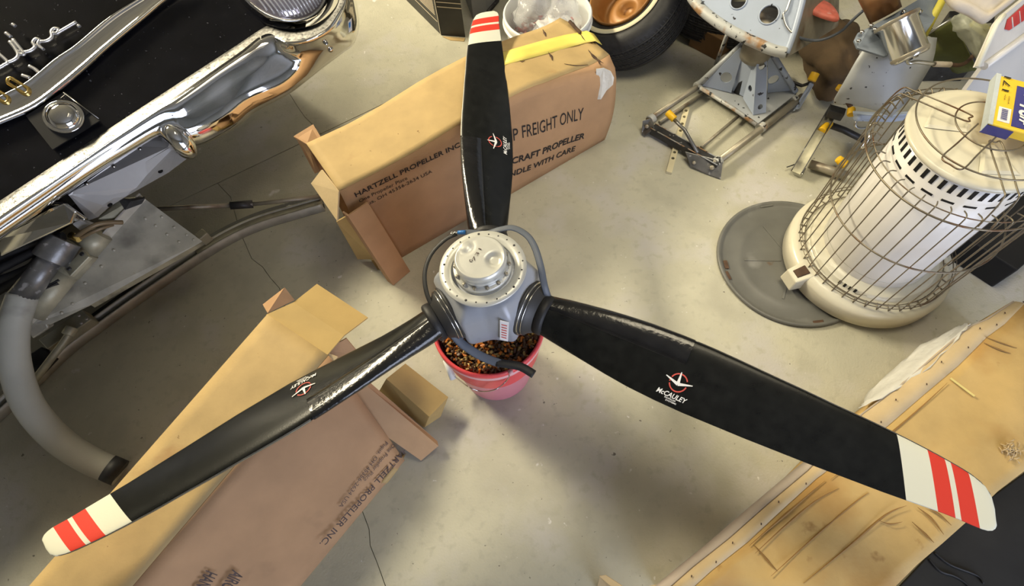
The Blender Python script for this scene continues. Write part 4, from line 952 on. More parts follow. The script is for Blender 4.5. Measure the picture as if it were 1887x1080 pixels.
# bumper guard
bm = nb(); gc = P(333, 262, .440); 
lathe(bm, [(0, .030), (.020, .027), (.034, .018), (.041, .004), (.042, -.02), (.040, -.06)], 28, axmat(gc, nv + Z * .5) @ Matrix.Scale(1.25, 4, (0, 1, 0)) @ Matrix.Scale(.72, 4, (1, 0, 0)))
obj('bumper_guard', bm, chrome, bump, label='rounded chrome bumper guard')
bm = nb(); poly(bm, [P(90, 385, .455), P(118, 374, .46), P(140, 392, .44), P(132, 412, .42), P(0, 474, .40), P(-10, 440, .43)], .01); obj('bumper_guard', bm, chrome, bump, bevel=.004)
# splash plate below the bumper
bm = nb(); poly(bm, [P(*q) for q in ((124, 357, .405), (128, 350, .41), (272, 259, .41), (286, 250, .41), (330, 262, .40), (347, 290, .375), (310, 318, .36), (262, 345, .35), (232, 362, .345), (200, 382, .345), (180, 400, .345), (163, 406, .345), (140, 375, .375))], .003)
plate = obj('splash_plate', bm, alum_white, car, label='pale aluminium plate under the bumper')
for x, y, z in ((160, 339, .400), (210, 307, .400), (258, 275, .400)):
    bm = nb(); lathe(bm, [(.0055, 0), (.0052, .003), (.003, .0045), (0, .0048)], 12, axmat(P(x, y, z + .004), Z)); obj('plate_rivet', bm, steel, plate)
for x, y, z in ((296, 316, .362), (245, 342, .352), (203, 378, .348)):
    bm = nb(); lathe(bm, [(0, .001), (.007, .001), (.007, 0)], 8, axmat(P(x, y, z + .004), Z)); obj('plate_hole', bm, black_flat, plate)
# mouldings
ME = [((300, -26), (352, -26)), ((258, 0), (309, 0)), ((200, 36), (268, 34)), ((139, 87), (200, 90)), ((103, 111), (165, 122)), ((53, 152), (110, 168)), ((20, 170), (64, 201)), ((0, 180), (0, 229)), ((-60, 205), (-60, 255))]
rows = []
for a, b in ME:
    a, b = Vector(a), Vector(b); rows.append([deck(*lerp(a, b, t), o) for t, o in ((0, 0), (.0, .008), (.09, .0125), (.17, .008), (.28, .0065), (.72, .0045), (.82, .006), (.90, .009), (.98, .006), (1, 0))])
bm = nb(); loft(bm, dens(rows, 5)); obj('chrome_moulding', bm, chrome, car, label='broad chrome strip bent across the black panel')
# chrome script, two reflections drawn as strokes, and gold letters above the strip
SC = [[(-30, 140), (0, 127), (10, 121), (16, 117), (8, 108), (-4, 98)], [(15, 117), (28, 112), (35, 104), (30, 92), (19, 78)], [(25, 74), (38, 90), (46, 101), (38, 101), (34, 95)], [(46, 98), (58, 95), (66, 88), (62, 80), (68, 73), (75, 76), (72, 84), (82, 93)], [(75, 78), (88, 77), (97, 70), (96, 60), (102, 54), (110, 56), (107, 63), (99, 63)], [(104, 64), (120, 55), (142, 42)], [(145, 48), (148, 51)], [(12, 62), (22, 70)], [(24, 46), (30, 50)], [(42, 140), (57, 145)], [(55, 123), (66, 129), (76, 138)]]
bm = nb()
for s in SC: tube(bm, smoothpath([deck(x, y, .004) for x, y in s], 4), .0046, 8, flat=.8)
obj('script_and_glints', bm, alum_script, car, label='flowing chrome script lettering with two drawn reflections')
bm = nb()
def loop(bm, a, b, wd, r):
    a, b = Vector(a), Vector(b); d = (b - a).normalized(); n = Vector((-d.y, d.x)) * wd; pts = []
    for k in range(25):
        an = 2 * PI * k / 24; c = a if PI / 2 < an < 1.5 * PI else b; pts.append(deck(*(c + d * wd * math.cos(an) + n * math.sin(an)), .0075))
    tube(bm, pts, r, 8, cap=False)
loop(bm, (23, 153), (50, 170), 6, .0048); obj('gold_letter', bm, gold, car, label='gold plated letter')
bm = nb(); loop(bm, (-14, 168), (13, 186), 6, .0048); obj('gold_letter', bm, gold, car, label='gold plated letter')
# round lamp on its recessed plate
pl = [deck(x, y, .0015) for x, y in ((48, 214), (119, 169), (185, 222), (97, 276))]
bm = nb(); poly(bm, pl, .004, NP); lp0 = obj('lamp_plate', bm, black_flat, car)
bm = nb(); a, b = deck(118, 172, .004), deck(183, 220, .004); d = (b - a); tn = NP.cross(d).normalized()
poly(bm, [a + d * .05, a + d * .75, a + d * .75 - tn * .016, a + d * .05 - tn * .016], .002, NP); obj('lamp_bracket', bm, black_car, lp0, bevel=.001)
bm = nb(); tube(bm, [a, b], .0011, 6); obj('plate_edge', bm, steel, lp0)
bm = nb(); lathe(bm, [(.043, 0), (.044, .003), (.0425, .0055), (.0395, .0055), (.038, .004), (.034, .012), (.026, .0195), (.015, .0235), (0, .025)], 40, axmat(deck(119, 217, .003), NP)); obj('round_lamp', bm, chrome, lp0, label='chrome domed round lamp')
# ribbed headlamp at the wing
hx = (nv * .62 + Z * .78).normalized(); hc = hit(519, -42, Bo + NP * .02, NP); HM = axmat(hc, hx)
bm = nb(); lathe(bm, [(.134, -.05), (.133, -.005), (.130, .003), (.124, .005), (.119, .000)], 56, HM); obj('headlamp_rim', bm, chrome, car)
bm = nb(); lathe(bm, [(.126, -.002), (.112, .014), (.080, .026), (.04, .032), (0, .034)], 48, HM); lens = obj('headlamp_lens', bm, lens_clear, car, label='clear ribbed lens')
uu, vv, ww = HM.col[0].xyz, HM.col[1].xyz, HM.col[2].xyz
for k in range(-10, 11):
    y = k * .0105; pts = []
    for i in range(11):
        x = lerp(-1, 1, i / 10) * math.sqrt(max(0, .118 ** 2 - y * y)); r = math.sqrt(x * x + y * y); z = next(lerp(a[1], b[1], (r - a[0]) / (b[0] - a[0])) for a, b in (((0, .034), (.04, .032)), ((.04, .032), (.08, .026)), ((.08, .026), (.112, .014)), ((.112, .014), (.126, -.002))) if r <= b[0])
        tdir = (tv - ww * tv.dot(ww)).normalized(); ndir = ww.cross(tdir); pts.append(hc + tdir * y + ndir * x + ww * (z + .001))
    bm = nb(); tube(bm, pts, .0028, 6); obj('lens_rib', bm, lens_ridge, lens)
bm = nb()
pts = [P(*q) for q in ((480, 38, .512), (495, 45, .512), (530, 53, .512), (565, 50, .512), (590, 38, .512), (612, 12, .512), (620, -20, .512))]
loft(bm, [[p - nv * .002, p - nv * .05 - Z * .03] for p in smoothpath(pts, 4)]); obj('lamp_gasket', bm, black_flat, car)

# ------------------------------------------------------------------ tow frame in front of the bumper
tow = thing('tow_frame', 'grey tubular tow frame with riveted triangular plate in front of the chrome bumper', 'tow frame', P(150, 600, 0))
A_, B_, C_2, D_ = P(269, 368, .30), P(373, 445, .22), P(167, 562, .215), P(62, 596, .235)
bm = nb(); poly(bm, [A_, B_, C_2, P(92, 598, .225), D_], .004); gp = obj('gusset_plate', bm, alum_worn, tow, label='triangular riveted plate')
bm = nb(); poly(bm, [A_, D_, D_ + Z * .028, A_ + Z * .028], .003); obj('plate_flange', bm, alum_worn, gp)
bm = nb(); tube(bm, [A_ + Z * .028, D_ + Z * .028], .0026, 8); obj('plate_edge', bm, alum_white, gp)
bm = nb(); poly(bm, [B_, C_2, C_2 - Z * .016, B_ - Z * .016], .003, nv); obj('plate_flange', bm, alum_olive, gp)
nG = (B_ - A_).cross(D_ - A_).normalized(); nG = nG if nG.z > 0 else -nG
bm = nb(); lathe(bm, [(.0042, 0), (.0038, .002), (.002, .0034), (0, .0038)], 10); rv0 = None
for x, y in ((298, 400), (287, 416), (321, 419), (308, 432), (344, 433), (330, 446), (357, 442), (268, 403), (210, 461), (187, 491), (134, 560), (114, 577), (86, 587), (157, 522)):
    M_ = axmat(hit(x, y, A_, nG), nG)
    if rv0 is None: rv0 = obj('rivet', bm, alum_worn, gp); rv0.matrix_basis = M_
    else: inst(rv0, gp, M_)
# curved rail
rp = [P(*q) for q in ((592, 371, .035), (540, 386, .035), (480, 404, .035), (430, 425, .035), (375, 456, .035), (300, 505, .035), (230, 553, .035), (165, 600, .035), (110, 642, .035), (40, 708, .035), (-40, 780, .035))]
sp_ = smoothpath(rp, 5); bm = nb(); rows = []
for i, p in enumerate(sp_):
    d = (sp_[min(i + 1, len(sp_) - 1)] - sp_[max(i - 1, 0)]).normalized(); n = Vector((d.y, -d.x, 0)); n = n if n.dot(nv) > 0 else -n
    rows.append((p, n))
def railpart(name, sec, m, a=0, b=None, **kw):
    bm = nb(); loft(bm, [[p + n * q[0] + Z * q[1] for q in sec] for p, n in rows[a:b]], closed=True)
    bm.verts.ensure_lookup_table(); k = len(sec); bm.faces.new(bm.verts[:k]); bm.faces.new(bm.verts[-k:]); return obj(name, bm, m, tow, **kw)
railpart('curved_rail', [(.011, .002), (.0155, .0), (.0165, -.034), (.011, -.034)], alum_worn, label='outer lip of the curved rail')
railpart('rail_web_shade', [(-.060, -.026), (.0105, -.026), (.0105, -.034), (-.060, -.034)], dark_iron)  # dark channel floor, widened to stand in for shade under the plate
railpart('curved_rail', [(-.016, .004), (-.011, .004), (-.011, -.034), (-.016, -.034)], alum_worn, label='inner lip of the curved rail')
railpart('rail_cover', [(-.0105, .0), (.0105, -.001), (.0105, -.016), (-.0105, -.016)], alum_olive, 0, 22, label='pale closed end of the rail')

bm = nb(); box(bm, P(376, 437, .055), (.032, .030, .04), Matrix.Rotation(PI / 4, 4, 'Z')); obj('rail_bracket', bm, alum_olive, tow, bevel=.003)
bm = nb(); poly(bm, [P(70, 626, .080), P(151, 570, .080), P(169, 588, .072), P(87, 644, .072)], .045); rb_ = obj('rail_bracket', bm, alum_olive, tow, bevel=.003)
bm = nb()
for x, y in ((160, 588), (150, 596), (146, 582)): lathe(bm, [(.004, 0), (.0035, .002), (0, .003)], 10, Matrix.Translation(P(x, y, .080)))
obj('bracket_rivet', bm, alum_white, rb_)
bm = nb(); pts = [P(286, 385, .19), P(424, 378.5, .12), P(466, 376, .10), P(600, 361, .045)]; cyl(bm, pts[0], pts[1], .0075, seg=12); cyl(bm, pts[2], pts[3], .0075, seg=12); rod = obj('control_rod', bm, tube_steel, tow)
bm = nb(); cyl(bm, pts[1], pts[2], .0135, seg=14); obj('rod_coupling', bm, dark_iron, rod)
pp_ = [(102, 466, .350), (75, 492, .335), (42, 545, .315), (26, 600, .29), (27, 670, .25), (52, 745, .195), (105, 808, .13), (165, 848, .075), (222, 872, .0345)]
bm = nb(); tube(bm, smoothpath([P(*q) for q in pp_[2:]], 7), [.034] * 43 if False else .0335, 24); pipe = obj('bent_pipe', bm, grey_pipe, tow, label='thick bent grey pipe')
bm = nb(); cyl(bm, P(*pp_[0]), P(40, 549, .3145), .026, .031, 22); obj('pipe_neck', bm, worn_steel, pipe)
bm = nb(); tube(bm, [P(198, 862, .052), P(222, 872, .0348)], .0341, 24); obj('pipe_band', bm, rubber, pipe, label='blackened pipe end')
bm = nb(); cyl(bm, P(118, 441, .36), P(92, 480, .345), .041, .041, 26); cl = obj('clamp_collar', bm, worn_steel, tow, bevel=.002)
bm = nb(); cyl(bm, P(186, 430, .315), P(158, 462, .30), .030, .030, 24); cyl(bm, P(158, 462, .30), P(122, 502, .285), .033, .033, 24); cyl(bm, P(122, 502, .285), P(60, 580, .255), .031, .029, 24)
rm = obj('ram_cylinder', bm, alum_olive, tow, label='ram cylinder with bolted clamp')
bm = nb(); c1, c2 = P(158, 466, .338), P(123, 502, .322); d = (c2 - c1).normalized(); n = Vector((-d.y, d.x, 0)) * .018; poly(bm, [c1 + n, c2 + n, c2 - n, c1 - n], .012); cp_ = obj('clamp_plate', bm, alum_olive, rm, bevel=.002)
for x, y in ((152, 469), (128, 496)):
    bm = nb(); lathe(bm, [(.0055, 0), (.0055, .004), (.003, .004), (.003, .001), (0, .001)], 14, axmat(P(x, y, .335), Z)); obj('socket_screw', bm, dark_iron, cp_)
bm = nb(); box(bm, P(97, 527, .295), (.03, .008, .012), Matrix.Rotation(.5, 4, 'Z')); box(bm, P(100, 522, .297), (.03, .006, .012), Matrix.Rotation(.5, 4, 'Z')); obj('slot_lug', bm, dark_iron, rm)
# linkage above the plate
bm = nb(); poly(bm, [P(180, 404, .325), P(222, 365, .335), P(238, 372, .33), P(214, 402, .31)], .03); obj('link_channel', bm, alum_olive, tow, bevel=.002)
bm = nb(); poly(bm, [P(218, 368, .345), P(240, 372, .34), P(268, 366, .32), P(262, 376, .31), P(230, 388, .32)], .012); obj('link_channel', bm, dark_iron, tow, bevel=.002)
bm = nb(); tube(bm, smoothpath([P(*q) for q in ((140, 436, .36), (158, 424, .375), (178, 414, .375), (202, 410, .36), (226, 410, .34))], 5), .0062, 10); obj('brass_hose', bm, brass_hose, tow)
bm = nb(); tube(bm, smoothpath([P(*q) for q in ((146, 440, .35), (165, 430, .362), (186, 421, .36), (208, 414, .345))], 5), .005, 10); obj('brass_hose', bm, brass_hose, tow)
bm = nb(); cyl(bm, P(130, 433, .36), P(146, 441, .355), .009, seg=10); obj('hose_fitting', bm, gold, tow, label='yellow brass fitting')
bm = nb(); tube(bm, smoothpath([P(*q) for q in ((150, 410, .37), (128, 400, .39), (108, 388, .40), (94, 380, .40), (102, 376, .405), (118, 378, .40), (135, 390, .39), (158, 406, .37))], 5), .0075, 10); obj('shackle', bm, steel_bright, tow, label='bright looped shackle')
bm = nb(); poly(bm, [P(132, 413, .385), P(146, 404, .385), P(170, 414, .37), P(150, 428, .36)], .02); obj('shackle_block', bm, alum_white, tow, bevel=.003)
for q in (((-10, 475, .36), (40, 455, .37), (85, 442, .37), (118, 436, .365)), ((-10, 500, .34), (50, 470, .355), (95, 450, .36)), ((-10, 540, .30), (40, 510, .32), (80, 480, .335)), ((-10, 520, .32), (30, 505, .325), (60, 490, .33), (75, 470, .34))):
    bm = nb(); tube(bm, smoothpath([P(*p) for p in q], 5), .0115, 10); obj('black_hose', bm, rubber, tow)
bm = nb(); tube(bm, smoothpath([P(*q) for q in ((130, 611, .100), (118, 630, .092), (98, 656, .080), (72, 690, .06), (45, 725, .04))], 4), .0105, 12); obj('pitted_lever', bm, alum_olive, tow)
bm = nb(); tube(bm, [P(124, 618, .098), P(134, 603, .100)], .0165, 16); obj('lever_hub', bm, alum_olive, tow, bevel=.003)
bm = nb(); poly(bm, [P(30, 668, .06), P(76, 638, .06), (P(98, 656, .05)), P(50, 706, .05)], .03); obj('lower_channel', bm, dark_iron, tow, bevel=.004)
bm = nb(); poly(bm, [P(45, 600, .18), P(80, 580, .19), P(90, 605, .16), P(60, 625, .15)], .03); obj('lower_lug', bm, alum_worn, tow, bevel=.004)
bm = nb(); hexa(bm, [P(150, 520, .0), P(230, 480, .0), P(200, 450, .0), P(110, 500, .0)], [P(150, 520, .20), P(215, 485, .20), P(200, 455, .20), P(120, 500, .20)]); obj('frame_post', bm, dark_iron, tow)

# ------------------------------------------------------------------ plates with cut holes
def plate_holes(outline, holes, th, p0=None, n=None):
    """outline: 3D points in a plane; holes: (centre, radius) in it"""
    bm = nb(); edges = []
    if n is None:
        n = Vector((0, 0, 0))
        for i in range(len(outline)): n += outline[i].cross(outline[(i + 1) % len(outline)])
        n.normalize()
    if n.dot(CAM - outline[0]) < 0: n = -n
    o = outline[0]; out = [p - n * (p - o).dot(n) for p in outline]
    def ringv(ps):
        vs = [bm.verts.new(p) for p in ps]; return [bm.edges.new((vs[i], vs[(i + 1) % len(vs)])) for i in range(len(vs))]
    edges += ringv(out); u, v = frame_for(n)
    for c, r in holes:
        c = c - n * (c - o).dot(n); edges += ringv([c + u * r * math.cos(2 * PI * k / 20) + v * r * math.sin(2 * PI * k / 20) for k in range(20)])
    bmesh.ops.triangle_fill(bm, use_beauty=True, use_dissolve=False, edges=edges, normal=n)
    r = bmesh.ops.extrude_face_region(bm, geom=bm.faces[:])
    bmesh.ops.translate(bm, verts=[q for q in r['geom'] if isinstance(q, bmesh.types.BMVert)], vec=-n * th)
    return bm, n, o
def hpl(x, y, o, n): return hit(x, y, o, n)
def plateobj(name, pix, holes, th, m, parent, label=None):
    pts = [P(*q) for q in pix]
    n = Vector((0, 0, 0))
    for i in range(len(pts)): n += pts[i].cross(pts[(i + 1) % len(pts)])
    n.normalize(); hs = [(hit(x, y, pts[0], n), r) for x, y, r in holes]
    bm, n, o = plate_holes(pts, hs, th, None, n); return obj(name, bm, m, parent, label=label)

# ------------------------------------------------------------------ seat pedestal standing in the upper right
seat = thing('aircraft_seat_frame', 'pale grey metal seat frame on tubular floor rails with perforated pedestal, upper right', 'seat frame', P(1350, 200, 0))
bm = nb(); tube(bm, [P(1194, 222, .030), P(1290, 157, .030), P(1372, 102, .030)], .0105, 14); obj('rail_tube', bm, tube_steel, seat)
bm = nb(); tube(bm, [P(1320, 300, .032), P(1410, 232, .032), P(1478, 178, .032)], .0125, 14); obj('rail_tube', bm, tube_steel, seat, label='rust streaked rail tube')
bm = nb(); tube(bm, [P(1292, 272, .02), P(1362, 213, .02)], .006, 10); obj('adjuster_rod', bm, tube_steel, seat)
bm = nb(); tube(bm, [P(1215, 226, .02), P(1296, 172, .02)], .006, 10); obj('adjuster_rod', bm, tube_steel, seat)
a, b = P(1203, 232, .042), P(1326, 300, .042); d = (b - a).normalized(); n = Vector((-d.y, d.x, 0)) * .014
bm = nb(); poly(bm, [a + n, b + n, b - n, a - n], .030, Z); cb = obj('cross_bar', bm, dark_iron, seat, bevel=.003)
bm = nb(); tube(bm, [a + n + Z * .001, b + n + Z * .001], .002, 6); tube(bm, [a - n + Z * .001, b - n + Z * .001], .002, 6); obj('bar_edge', bm, jack_worn, cb)
for pix, lab in ((((1184, 222, .045), (1200, 218, .05), (1206, 236, .045), (1188, 250, .012), (1182, 245, .012)), None), (((1262, 279, .04), (1306, 290, .045), (1332, 298, .045), (1328, 330, .006), (1300, 320, .006), (1272, 306, .012)), None)):
    bm = nb(); poly(bm, [P(*q) for q in pix], .010); o = obj('end_bracket', bm, worn_steel, seat, bevel=.002)
bm = nb()
for x, y, z, r in ((1312, 309, .03, .008), (1279, 300, .022, .006), (1317, 298, .04, .006), (1192, 233, .036, .007)):
    lathe(bm, [(r, 0), (r, .005), (r * .5, .006), (0, .006)], 14, axmat(P(x, y, z), (CAM - P(x, y, z))))
obj('bracket_bolt', bm, tube_steel, seat)
for c in ((1200, 220), (1287, 158), (1403, 235), (1462, 185), (1322, 298)):
    bm = nb(); q = P(c[0], c[1], .031); d = (P(1290, 157, .03) - P(1194, 222, .03)).normalized(); cyl(bm, q - d * .011, q + d * .011, .018, seg=16); obj('rail_clamp', bm, jack_worn, seat, bevel=.002)
bm = nb(); poly(bm, [P(1287, 158, .050), P(1345, 120, .050), P(1440, 118, .050), P(1468, 172, .050), P(1396, 228, .050), P(1350, 196, .050)], .006, Z); bp = obj('base_plate', bm, jack_white, seat)
bm = nb(); tube(bm, [P(1291, 162, .046), P(1350, 199, .046), P(1394, 230, .046)], .007, 8); obj('plate_lip', bm, jack_worn, bp)
plateobj('gusset', ((1294, 158, .052), (1365, 84, .215), (1371, 91, .215), (1349, 167, .052)), ((1338, 143, .020),), .004, jack_grey, seat)
plateobj('gusset', ((1349, 167, .052), (1371, 91, .215), (1394, 104, .215), (1374, 180, .055)), (), .004, jack_grey, seat)
plateobj('gusset', ((1388, 212, .052), (1371, 180, .060), (1391, 106, .212), (1397, 108, .215)), ((1382, 163, .011),), .004, jack_grey, seat)
plateobj('gusset', ((1388, 212, .052), (1411, 207, .052), (1414, 106, .215), (1395, 108, .215)), ((1404, 122, .0115), (1401, 197, .009)), .004, jack_grey, seat)
plateobj('gusset', ((1415, 171, .052), (1416, 103, .215), (1425, 100, .215), (1458, 169, .052)), ((1425, 147, .019),), .004, jack_grey, seat)
bm = nb(); tube(bm, [P(1290, 153, .058), P(1368, 82, .215)], .011, 10); obj('pedestal_leg', bm, jack_white, seat); bm = nb(); tube(bm, [P(1425, 102, .212), P(1466, 168, .058)], .010, 10); obj('pedestal_leg', bm, jack_grey, seat)
bm = nb(); k = P(1393, 96, .21); cyl(bm, (k.x, k.y, .05), (k.x, k.y, .19), .030, .020, 16); obj('hole_shade_core', bm, dark_iron, seat)  # dark core added so the gusset holes look shaded
bm = nb(); lathe(bm, [(0, -.02), (.048, -.02), (.050, .0), (.047, .13), (0, .13)], 32, Matrix.Translation(k)); obj('swivel_post', bm, tube_steel, seat)
# the pan: holed face, rolled rim, side wall
Af, Bf, Cf = P(1300, 8, .345), P(1446, 88, .335), P(1420, -60, .455); nf = (Bf - Af).cross(Cf - Af).normalized()
outl = [(1262, -90), (1270, -40), (1292, 0), (1316, 27), (1346, 48), (1380, 67), (1410, 80), (1446, 88), (1458, 60), (1470, 25), (1481, -5), (1500, -90)]
bm, n_, o_ = plate_holes([hit(x, y, Af, nf) for x, y in outl], [(hit(1361, 2, Af, nf), .023), (hit(1417, 27, Af, nf), .027)], .004, None, nf); pan = obj('seat_pan', bm, jack_grey, seat)
nf2 = nf if nf.dot(CAM - Af) > 0 else -nf
for x, y, r in ((1361, 2, .0245), (1417, 27, .0285)):
    bm = nb(); pts = []; u, v = frame_for(nf2); c = hit(x, y, Af, nf2); tube(bm, [c + nf2 * .001 + u * r * math.cos(2 * PI * k / 28) + v * r * math.sin(2 * PI * k / 28) for k in range(29)], .0025, 8, cap=False); obj('hole_flange', bm, jack_grey, pan)
bm = nb(); rim_ = smoothpath([P(*q) for q in ((1254, -60, .375), (1268, -18, .352), (1284, 8, .343), (1306, 29, .338), (1344, 55, .333), (1384, 75, .330), (1424, 92, .326), (1448, 97, .325))], 5); tube(bm, rim_, .0165, 14); obj('pan_rim', bm, jack_worn, pan, label='chipped and rust stained rolled rim')
bm = nb(); tube(bm, smoothpath([P(1449, 98, .325), hit(1462, 62, Af, nf2), hit(1474, 20, Af, nf2), hit(1486, -30, Af, nf2)], 4), .010, 10); obj('pan_edge', bm, jack_grey, pan)
bm = nb(); poly(bm, [P(1450, 106, .315), P(1500, 76, .25), P(1545, 48, .22), P(1548, -60, .36), hit(1492, -50, Af, nf2), hit(1466, 40, Af, nf2)], .004); obj('pan_side', bm, tube_steel, pan, label='grey underside wall')
bm = nb(); tube(bm, smoothpath([hit(1460, -12, Af, nf2) + nf2 * .004, hit(1450, 20, Af, nf2) + nf2 * .008, hit(1444, 28, Af, nf2) + nf2 * .008, hit(1449, 48, Af, nf2) + nf2 * .006, hit(1460, 62, Af, nf2) + nf2 * .006], 5), .0035, 8); obj('pan_wire', bm, steel, pan)
bm = nb(); tube(bm, smoothpath([P(1340, 62, .20), P(1330, 90, .13), P(1319, 118, .03)], 4), .007, 8); obj('rear_strut', bm, jack_worn, seat)
# unseen seat back and struts, added to shade the floor to the right
bm = nb(); rows = []
for k in range(7):
    z = .50 + .10 * k; rows.append([Vector((.60 + .10 * i, 1.97 - .055 * i + .03 * k + .02 * math.sin(PI * i / 6), z)) for i in range(7)])
loft(bm, rows); q_ = obj('seat_back_shade', bm, jack_grey, seat); md = q_.modifiers.new('solid', 'SOLIDIFY'); md.thickness = .006
bm = nb(); cyl(bm, (.92, 1.83, .30), (.94, 1.80, .62), .012, seg=10); cyl(bm, (1.12, 1.72, .28), (1.17, 1.70, .62), .012, seg=10); obj('shade_strut', bm, jack_worn, seat)
# handles with yellow grips
bm = nb(); tube(bm, [P(1240, 218, .085), P(1262, 240, .07), P(1286, 282, .045)], .006, 10); hl = obj('lock_lever', bm, worn_steel, seat)
bm = nb(); cyl(bm, P(1230, 207, .092), P(1243, 220, .085), .0125, .0125, 14); obj('yellow_grip', bm, cap_yellow, hl, bevel=.002)
bm = nb(); poly(bm, [P(1492, 152, .115), P(1500, 156, .11), P(1474, 200, .02), P(1460, 206, .012), P(1466, 196, .02)], .010); h2 = obj('lock_lever', bm, jack_grey, seat, bevel=.003)
bm = nb(); cyl(bm, P(1503, 134, .15), P(1495, 149, .13), .0145, .0145, 14); obj('yellow_grip', bm, cap_yellow, h2, bevel=.002)
bm = nb(); tube(bm, [P(1455, 150, .08), P(1478, 158, .08), P(1496, 152, .11)], .006, 8); obj('lever_link', bm, dark_iron, seat)
# red lens fixed on the pan's side
bm = nb(); lc = P(1519, 20, .345); lx = (P(1540, 36, .29) - lc).normalized()
rows = []
for r, z in ((1.0, -.006), (1.04, 0), (.95, .006), (.6, .009), (.01, .010)):
    ring_ = []
    for k in range(24):
        a = 2 * PI * k / 24; w_ = (1.0 if math.cos(a) > 0 else .55)
        q = Vector((math.cos(a) * .056, math.sin(a) * .031 * (1.25 - .55 * math.cos(a)))) * r; ring_.append(q.to_3d() + Z * z)
    rows.append(ring_)
loft(bm, rows, closed=True); ang = math.atan2((P(1544, 38, .30) - P(1495, 5, .30)).y, (P(1544, 38, .30) - P(1495, 5, .30)).x); bmesh.ops.transform(bm, matrix=Matrix.Translation(lc) @ Matrix.Rotation(ang, 4, 'Z') @ Matrix.Rotation(-.1, 4, 'X'), verts=bm.verts[:])
obj('red_lens', bm, red_lens, seat, label='scratched red plastic lens')
bm = nb(); hexa(bm, [P(1487, 15, .23), P(1512, 40, .23), P(1540, 42, .23), P(1522, 10, .23)], [P(1497, 6, .332), P(1512, 30, .332), P(1540, 37, .332), P(1525, 0, .332)]); obj('lens_housing', bm, tube_steel, seat, bevel=.003)
bm = nb(); tube(bm, smoothpath([P(*q) for q in ((1462, 62, .33), (1475, 70, .32), (1492, 74, .30), (1510, 74, .30), (1530, 68, .31), (1552, 56, .33), (1568, 40, .36), (1590, 20, .40))], 5), .0045, 8)
obj('cable', bm, strap_grey, seat)
# perforated strip on the floor
sa, sb = P(1266, 197, .0105), P(1233, 317, .0105); d = (sb - sa).normalized(); n = Vector((-d.y, d.x, 0)) * .010
bm, _, _ = plate_holes([sa + n, sb + n, sb - n, sa - n], [(lerp(sa, sb, t), .0058) for t in (.06, .16, .27, .38, .49, .60, .71, .80)], .0100, None, Z.copy())
pstrip = thing('perforated_strip', 'short cream metal strip with a row of holes lying on the floor', 'strip', (sa + sb) * .5 - Z * .0105)
obj('strip_plate', bm, perf_cream, pstrip)
bm = nb(); poly(bm, [q - Z * .0090 for q in (sa + n * .9, sb + n * .9, sb - n * .9, sa - n * .9)], .001, Z); obj('strip_hole_shade', bm, dark_iron, pstrip)  # dark sheet below the holes stands in for their shade

# ------------------------------------------------------------------ second seat frame, half hidden behind the heater
seat2 = thing('aircraft_seat_frame', 'chipped white metal seat frame with yellow tube ends, behind the wire heater guard', 'seat frame', P(1560, 250, 0))
bm = nb(); rows = []
for a, b in (((1596, 82, .40), (1725, 70, .42)), ((1578, 110, .37), (1718, 112, .38)), ((1560, 142, .33), (1700, 145, .33)), ((1545, 168, .285), (1680, 178, .285)), ((1537, 183, .245), (1650, 207, .245)), ((1538, 190, .225), (1645, 214, .22))):
    rows.append([lerp(P(*a), P(*b), t) + Z * (.012 * math.sin(PI * t)) for t in [i / 8 for i in range(9)]])
loft(bm, dens(rows, 3)); q_ = obj('seat_pan', bm, jack_white, seat2, label='chipped white curved pan'); md = q_.modifiers.new('solid', 'SOLIDIFY'); md.thickness = .004
bm = nb(); tube(bm, smoothpath([P(1537, 186, .235), P(1548, 182, .245), P(1562, 188, .24), P(1567, 196, .23)], 4), .008, 8); obj('pan_clip', bm, rust, seat2)
bm = nb(); poly(bm, [P(1572, 208, .19), P(1640, 212, .20), P(1720, 205, .22), P(1722, 215, .20), P(1642, 226, .17), P(1575, 224, .165)], .012); hg = obj('hinge_arm', bm, jack_grey, seat2, bevel=.003)
bm = nb(); tube(bm, [P(1574, 210, .198), P(1640, 213, .206), P(1722, 206, .226)], .003, 6); lathe(bm, [(.0115, 0), (.0115, .006), (.007, .009), (.004, .013), (0, .013)], 16, axmat(P(1580, 217, .19), CAM - P(1580, 217, .19))); obj('arm_bolt', bm, jack_grey, hg)
bm = nb(); tube(bm, smoothpath([P(*q) for q in ((1578, 224, .17), (1576, 232, .16), (1584, 237, .15), (1598, 235, .15), (1606, 230, .16), (1618, 228, .165))], 4), .0045, 8); obj('hook', bm, steel, seat2)
a, b = P(1536, 200, .12), P(1466, 318, .022); d = (b - a).normalized(); n = Vector((-d.y, d.x, 0)).normalized() * .016
bm = nb(); poly(bm, [a + n, b + n, b - n, a - n], .004); rl = obj('rail_channel', bm, alum_olive, seat2)
for s in (1, -1):
    bm = nb(); poly(bm, [a + n * s, b + n * s, b + n * s + Z * .012, a + n * s + Z * .012], .003); obj('channel_wall', bm, dark_iron, rl)
bm = nb(); box(bm, P(1540, 208, .13), (.032, .05, .03), Matrix.Rotation(1.0, 4, 'Z')); obj('rail_block', bm, dark_iron, seat2, bevel=.003)
bm = nb(); box(bm, P(1474, 316, .010), (.034, .026, .02), Matrix.Rotation(math.atan2(d.y, d.x), 4, 'Z')); obj('rail_foot', bm, steel, seat2, bevel=.003)
bm = nb(); tube(bm, [P(1450, 308, .02), P(1468, 302, .022)], .0022, 6); obj('cotter_pin', bm, dark_iron, seat2)
bm = nb(); tube(bm, [P(1492, 302, .022), P(1560, 324, .022)], .015, 14); obj('cross_tube', bm, tube_steel, seat2, label='rusty cross tube')
bm = nb(); tube(bm, [P(1522, 228, .08), P(1556, 240, .065), P(1600, 262, .05)], .011, 12); obj('cross_tube', bm, dark_iron, seat2)
